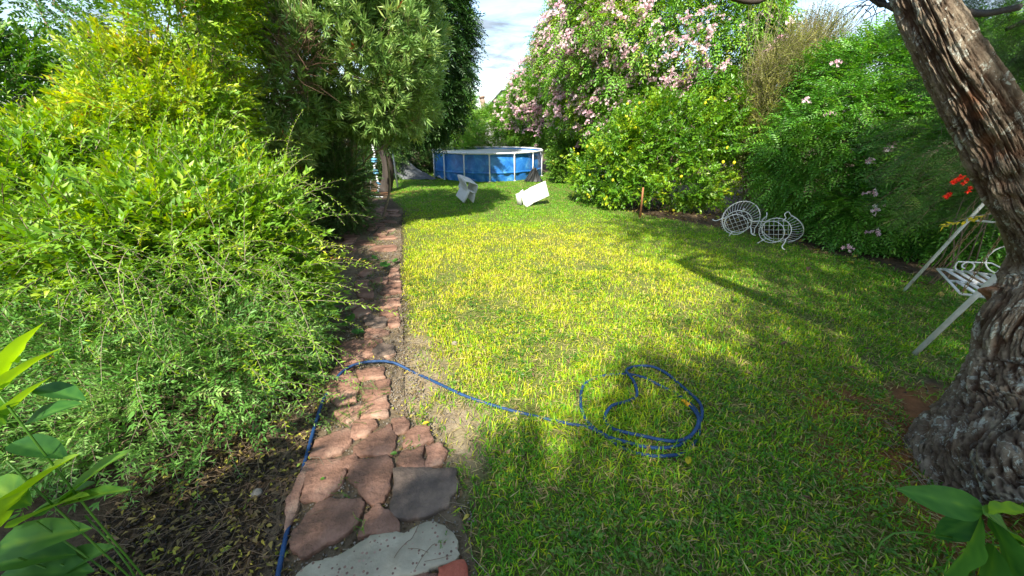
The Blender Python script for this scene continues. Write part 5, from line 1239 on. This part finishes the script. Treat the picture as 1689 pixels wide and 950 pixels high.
def crumbs(name, n, fn, lab, size, mat):
    xy = fn(n); n = len(xy); V = np.array([(1, 0, 0), (-.5, .8, 0), (-.5, -.8, 0), (0, 0, .9), (.2, .1, -.6)]); F = np.array([(0, 1, 3), (1, 2, 3), (2, 0, 3), (1, 0, 4), (2, 1, 4), (0, 2, 4)])
    a = Acc(); stamp(a, (V, F, np.zeros(6, int), np.zeros(5)), np.column_stack([xy, np.full(n, .012)]), rng.normal(size=(n, 3)), rng.uniform(size[0], size[1], n), rng.normal(size=n)*2, rng.random(n))
    tag(a.build(name, [mat]), lab, kind='stuff')
crumbs('gravel', 3500, joints, 'small stone chips in the joints of the path', (.003, .011), 'rubble')
crumbs('gravel', 1400, in_px([(640, 560), (700, 560), (760, 640), (800, 720), (720, 700), (650, 680)]), 'fine chips on the worn sandy patch beside the path', (.002, .006), 'rubble')
crumbs('soil_crumbs', 1300, in_px([(1420, 650), (1530, 700), (1700, 800), (1640, 870), (1480, 800), (1380, 720)]), 'reddish crumbs of soil round the foot of the old tree', (.003, .010), 'rough_wood')
crumbs('soil_crumbs', 4000, in_px([(60, 1000), (300, 700), (470, 560), (560, 560), (560, 640), (500, 780), (470, 1000)]), 'dark crumbs of soil in the bed left of the path', (.004, .014), 'dark_wood')

# low broad weeds and straw thatch mixed into the turf
def turf(n, y0, y1):
    x = rng.uniform(-3.5, 6, n*8); y = rng.uniform(y0, y1, n*8); k = (lawn_mask(x, y) > .6) & (np.abs(x) < y*1.5+1.5) & (fbm(x*1.8, y*1.8, 0, 63, 3) > .50) & (sand(x, y) < .3)
    return np.column_stack([x[k], y[k]])[:n]
a = Acc(); q = turf(2600, .6, 5.0)
for j in range(6):
    th_ = rng.uniform(0, 6.28, len(q)); V, F = leaf_t(1, .55, .2, .2)
    stamp(a, (V, F, np.zeros(len(F), int), np.zeros(len(V))), np.column_stack([q+rng.normal(size=q.shape)*.012, rng.uniform(.012, .035, len(q))]), np.column_stack([np.cos(th_), np.sin(th_), rng.uniform(-.1, .5, len(q))]), rng.uniform(.014, .032, len(q)), rng.normal(size=len(q))*.3, .5+rng.normal(size=len(q))*.2)
tag(a.build('lawn_weeds', ['green_leaf']), 'low broad-leaved weeds growing through the lawn', kind='stuff')
a = Acc(); x = rng.uniform(-2, 5.5, 60000); y = rng.uniform(.6, 6.5, 60000); k = (lawn_mask(x, y) > .3) & (~on_stone(x, y)) & (rng.random(60000) < np.interp(y, [1, 3, 4.5, 6], [.9, .6, .2, .12])); x = x[k]; y = y[k]; n = len(x); th_ = rng.uniform(0, 6.28, n)
V, F = leaf_t(1, .07, 0, .1, False)
stamp(a, (V, F, np.zeros(len(F), int), np.zeros(len(V))), np.column_stack([x, y, rng.uniform(.004, .03, n)]), np.column_stack([np.cos(th_), np.sin(th_), rng.normal(size=n)*.15]), rng.uniform(.03, .09, n), rng.normal(size=n)*.4, .5+rng.normal(size=n)*.25)
tag(a.build('thatch', ['straw']), 'dry straw-coloured thatch lying between the grass blades', kind='stuff')
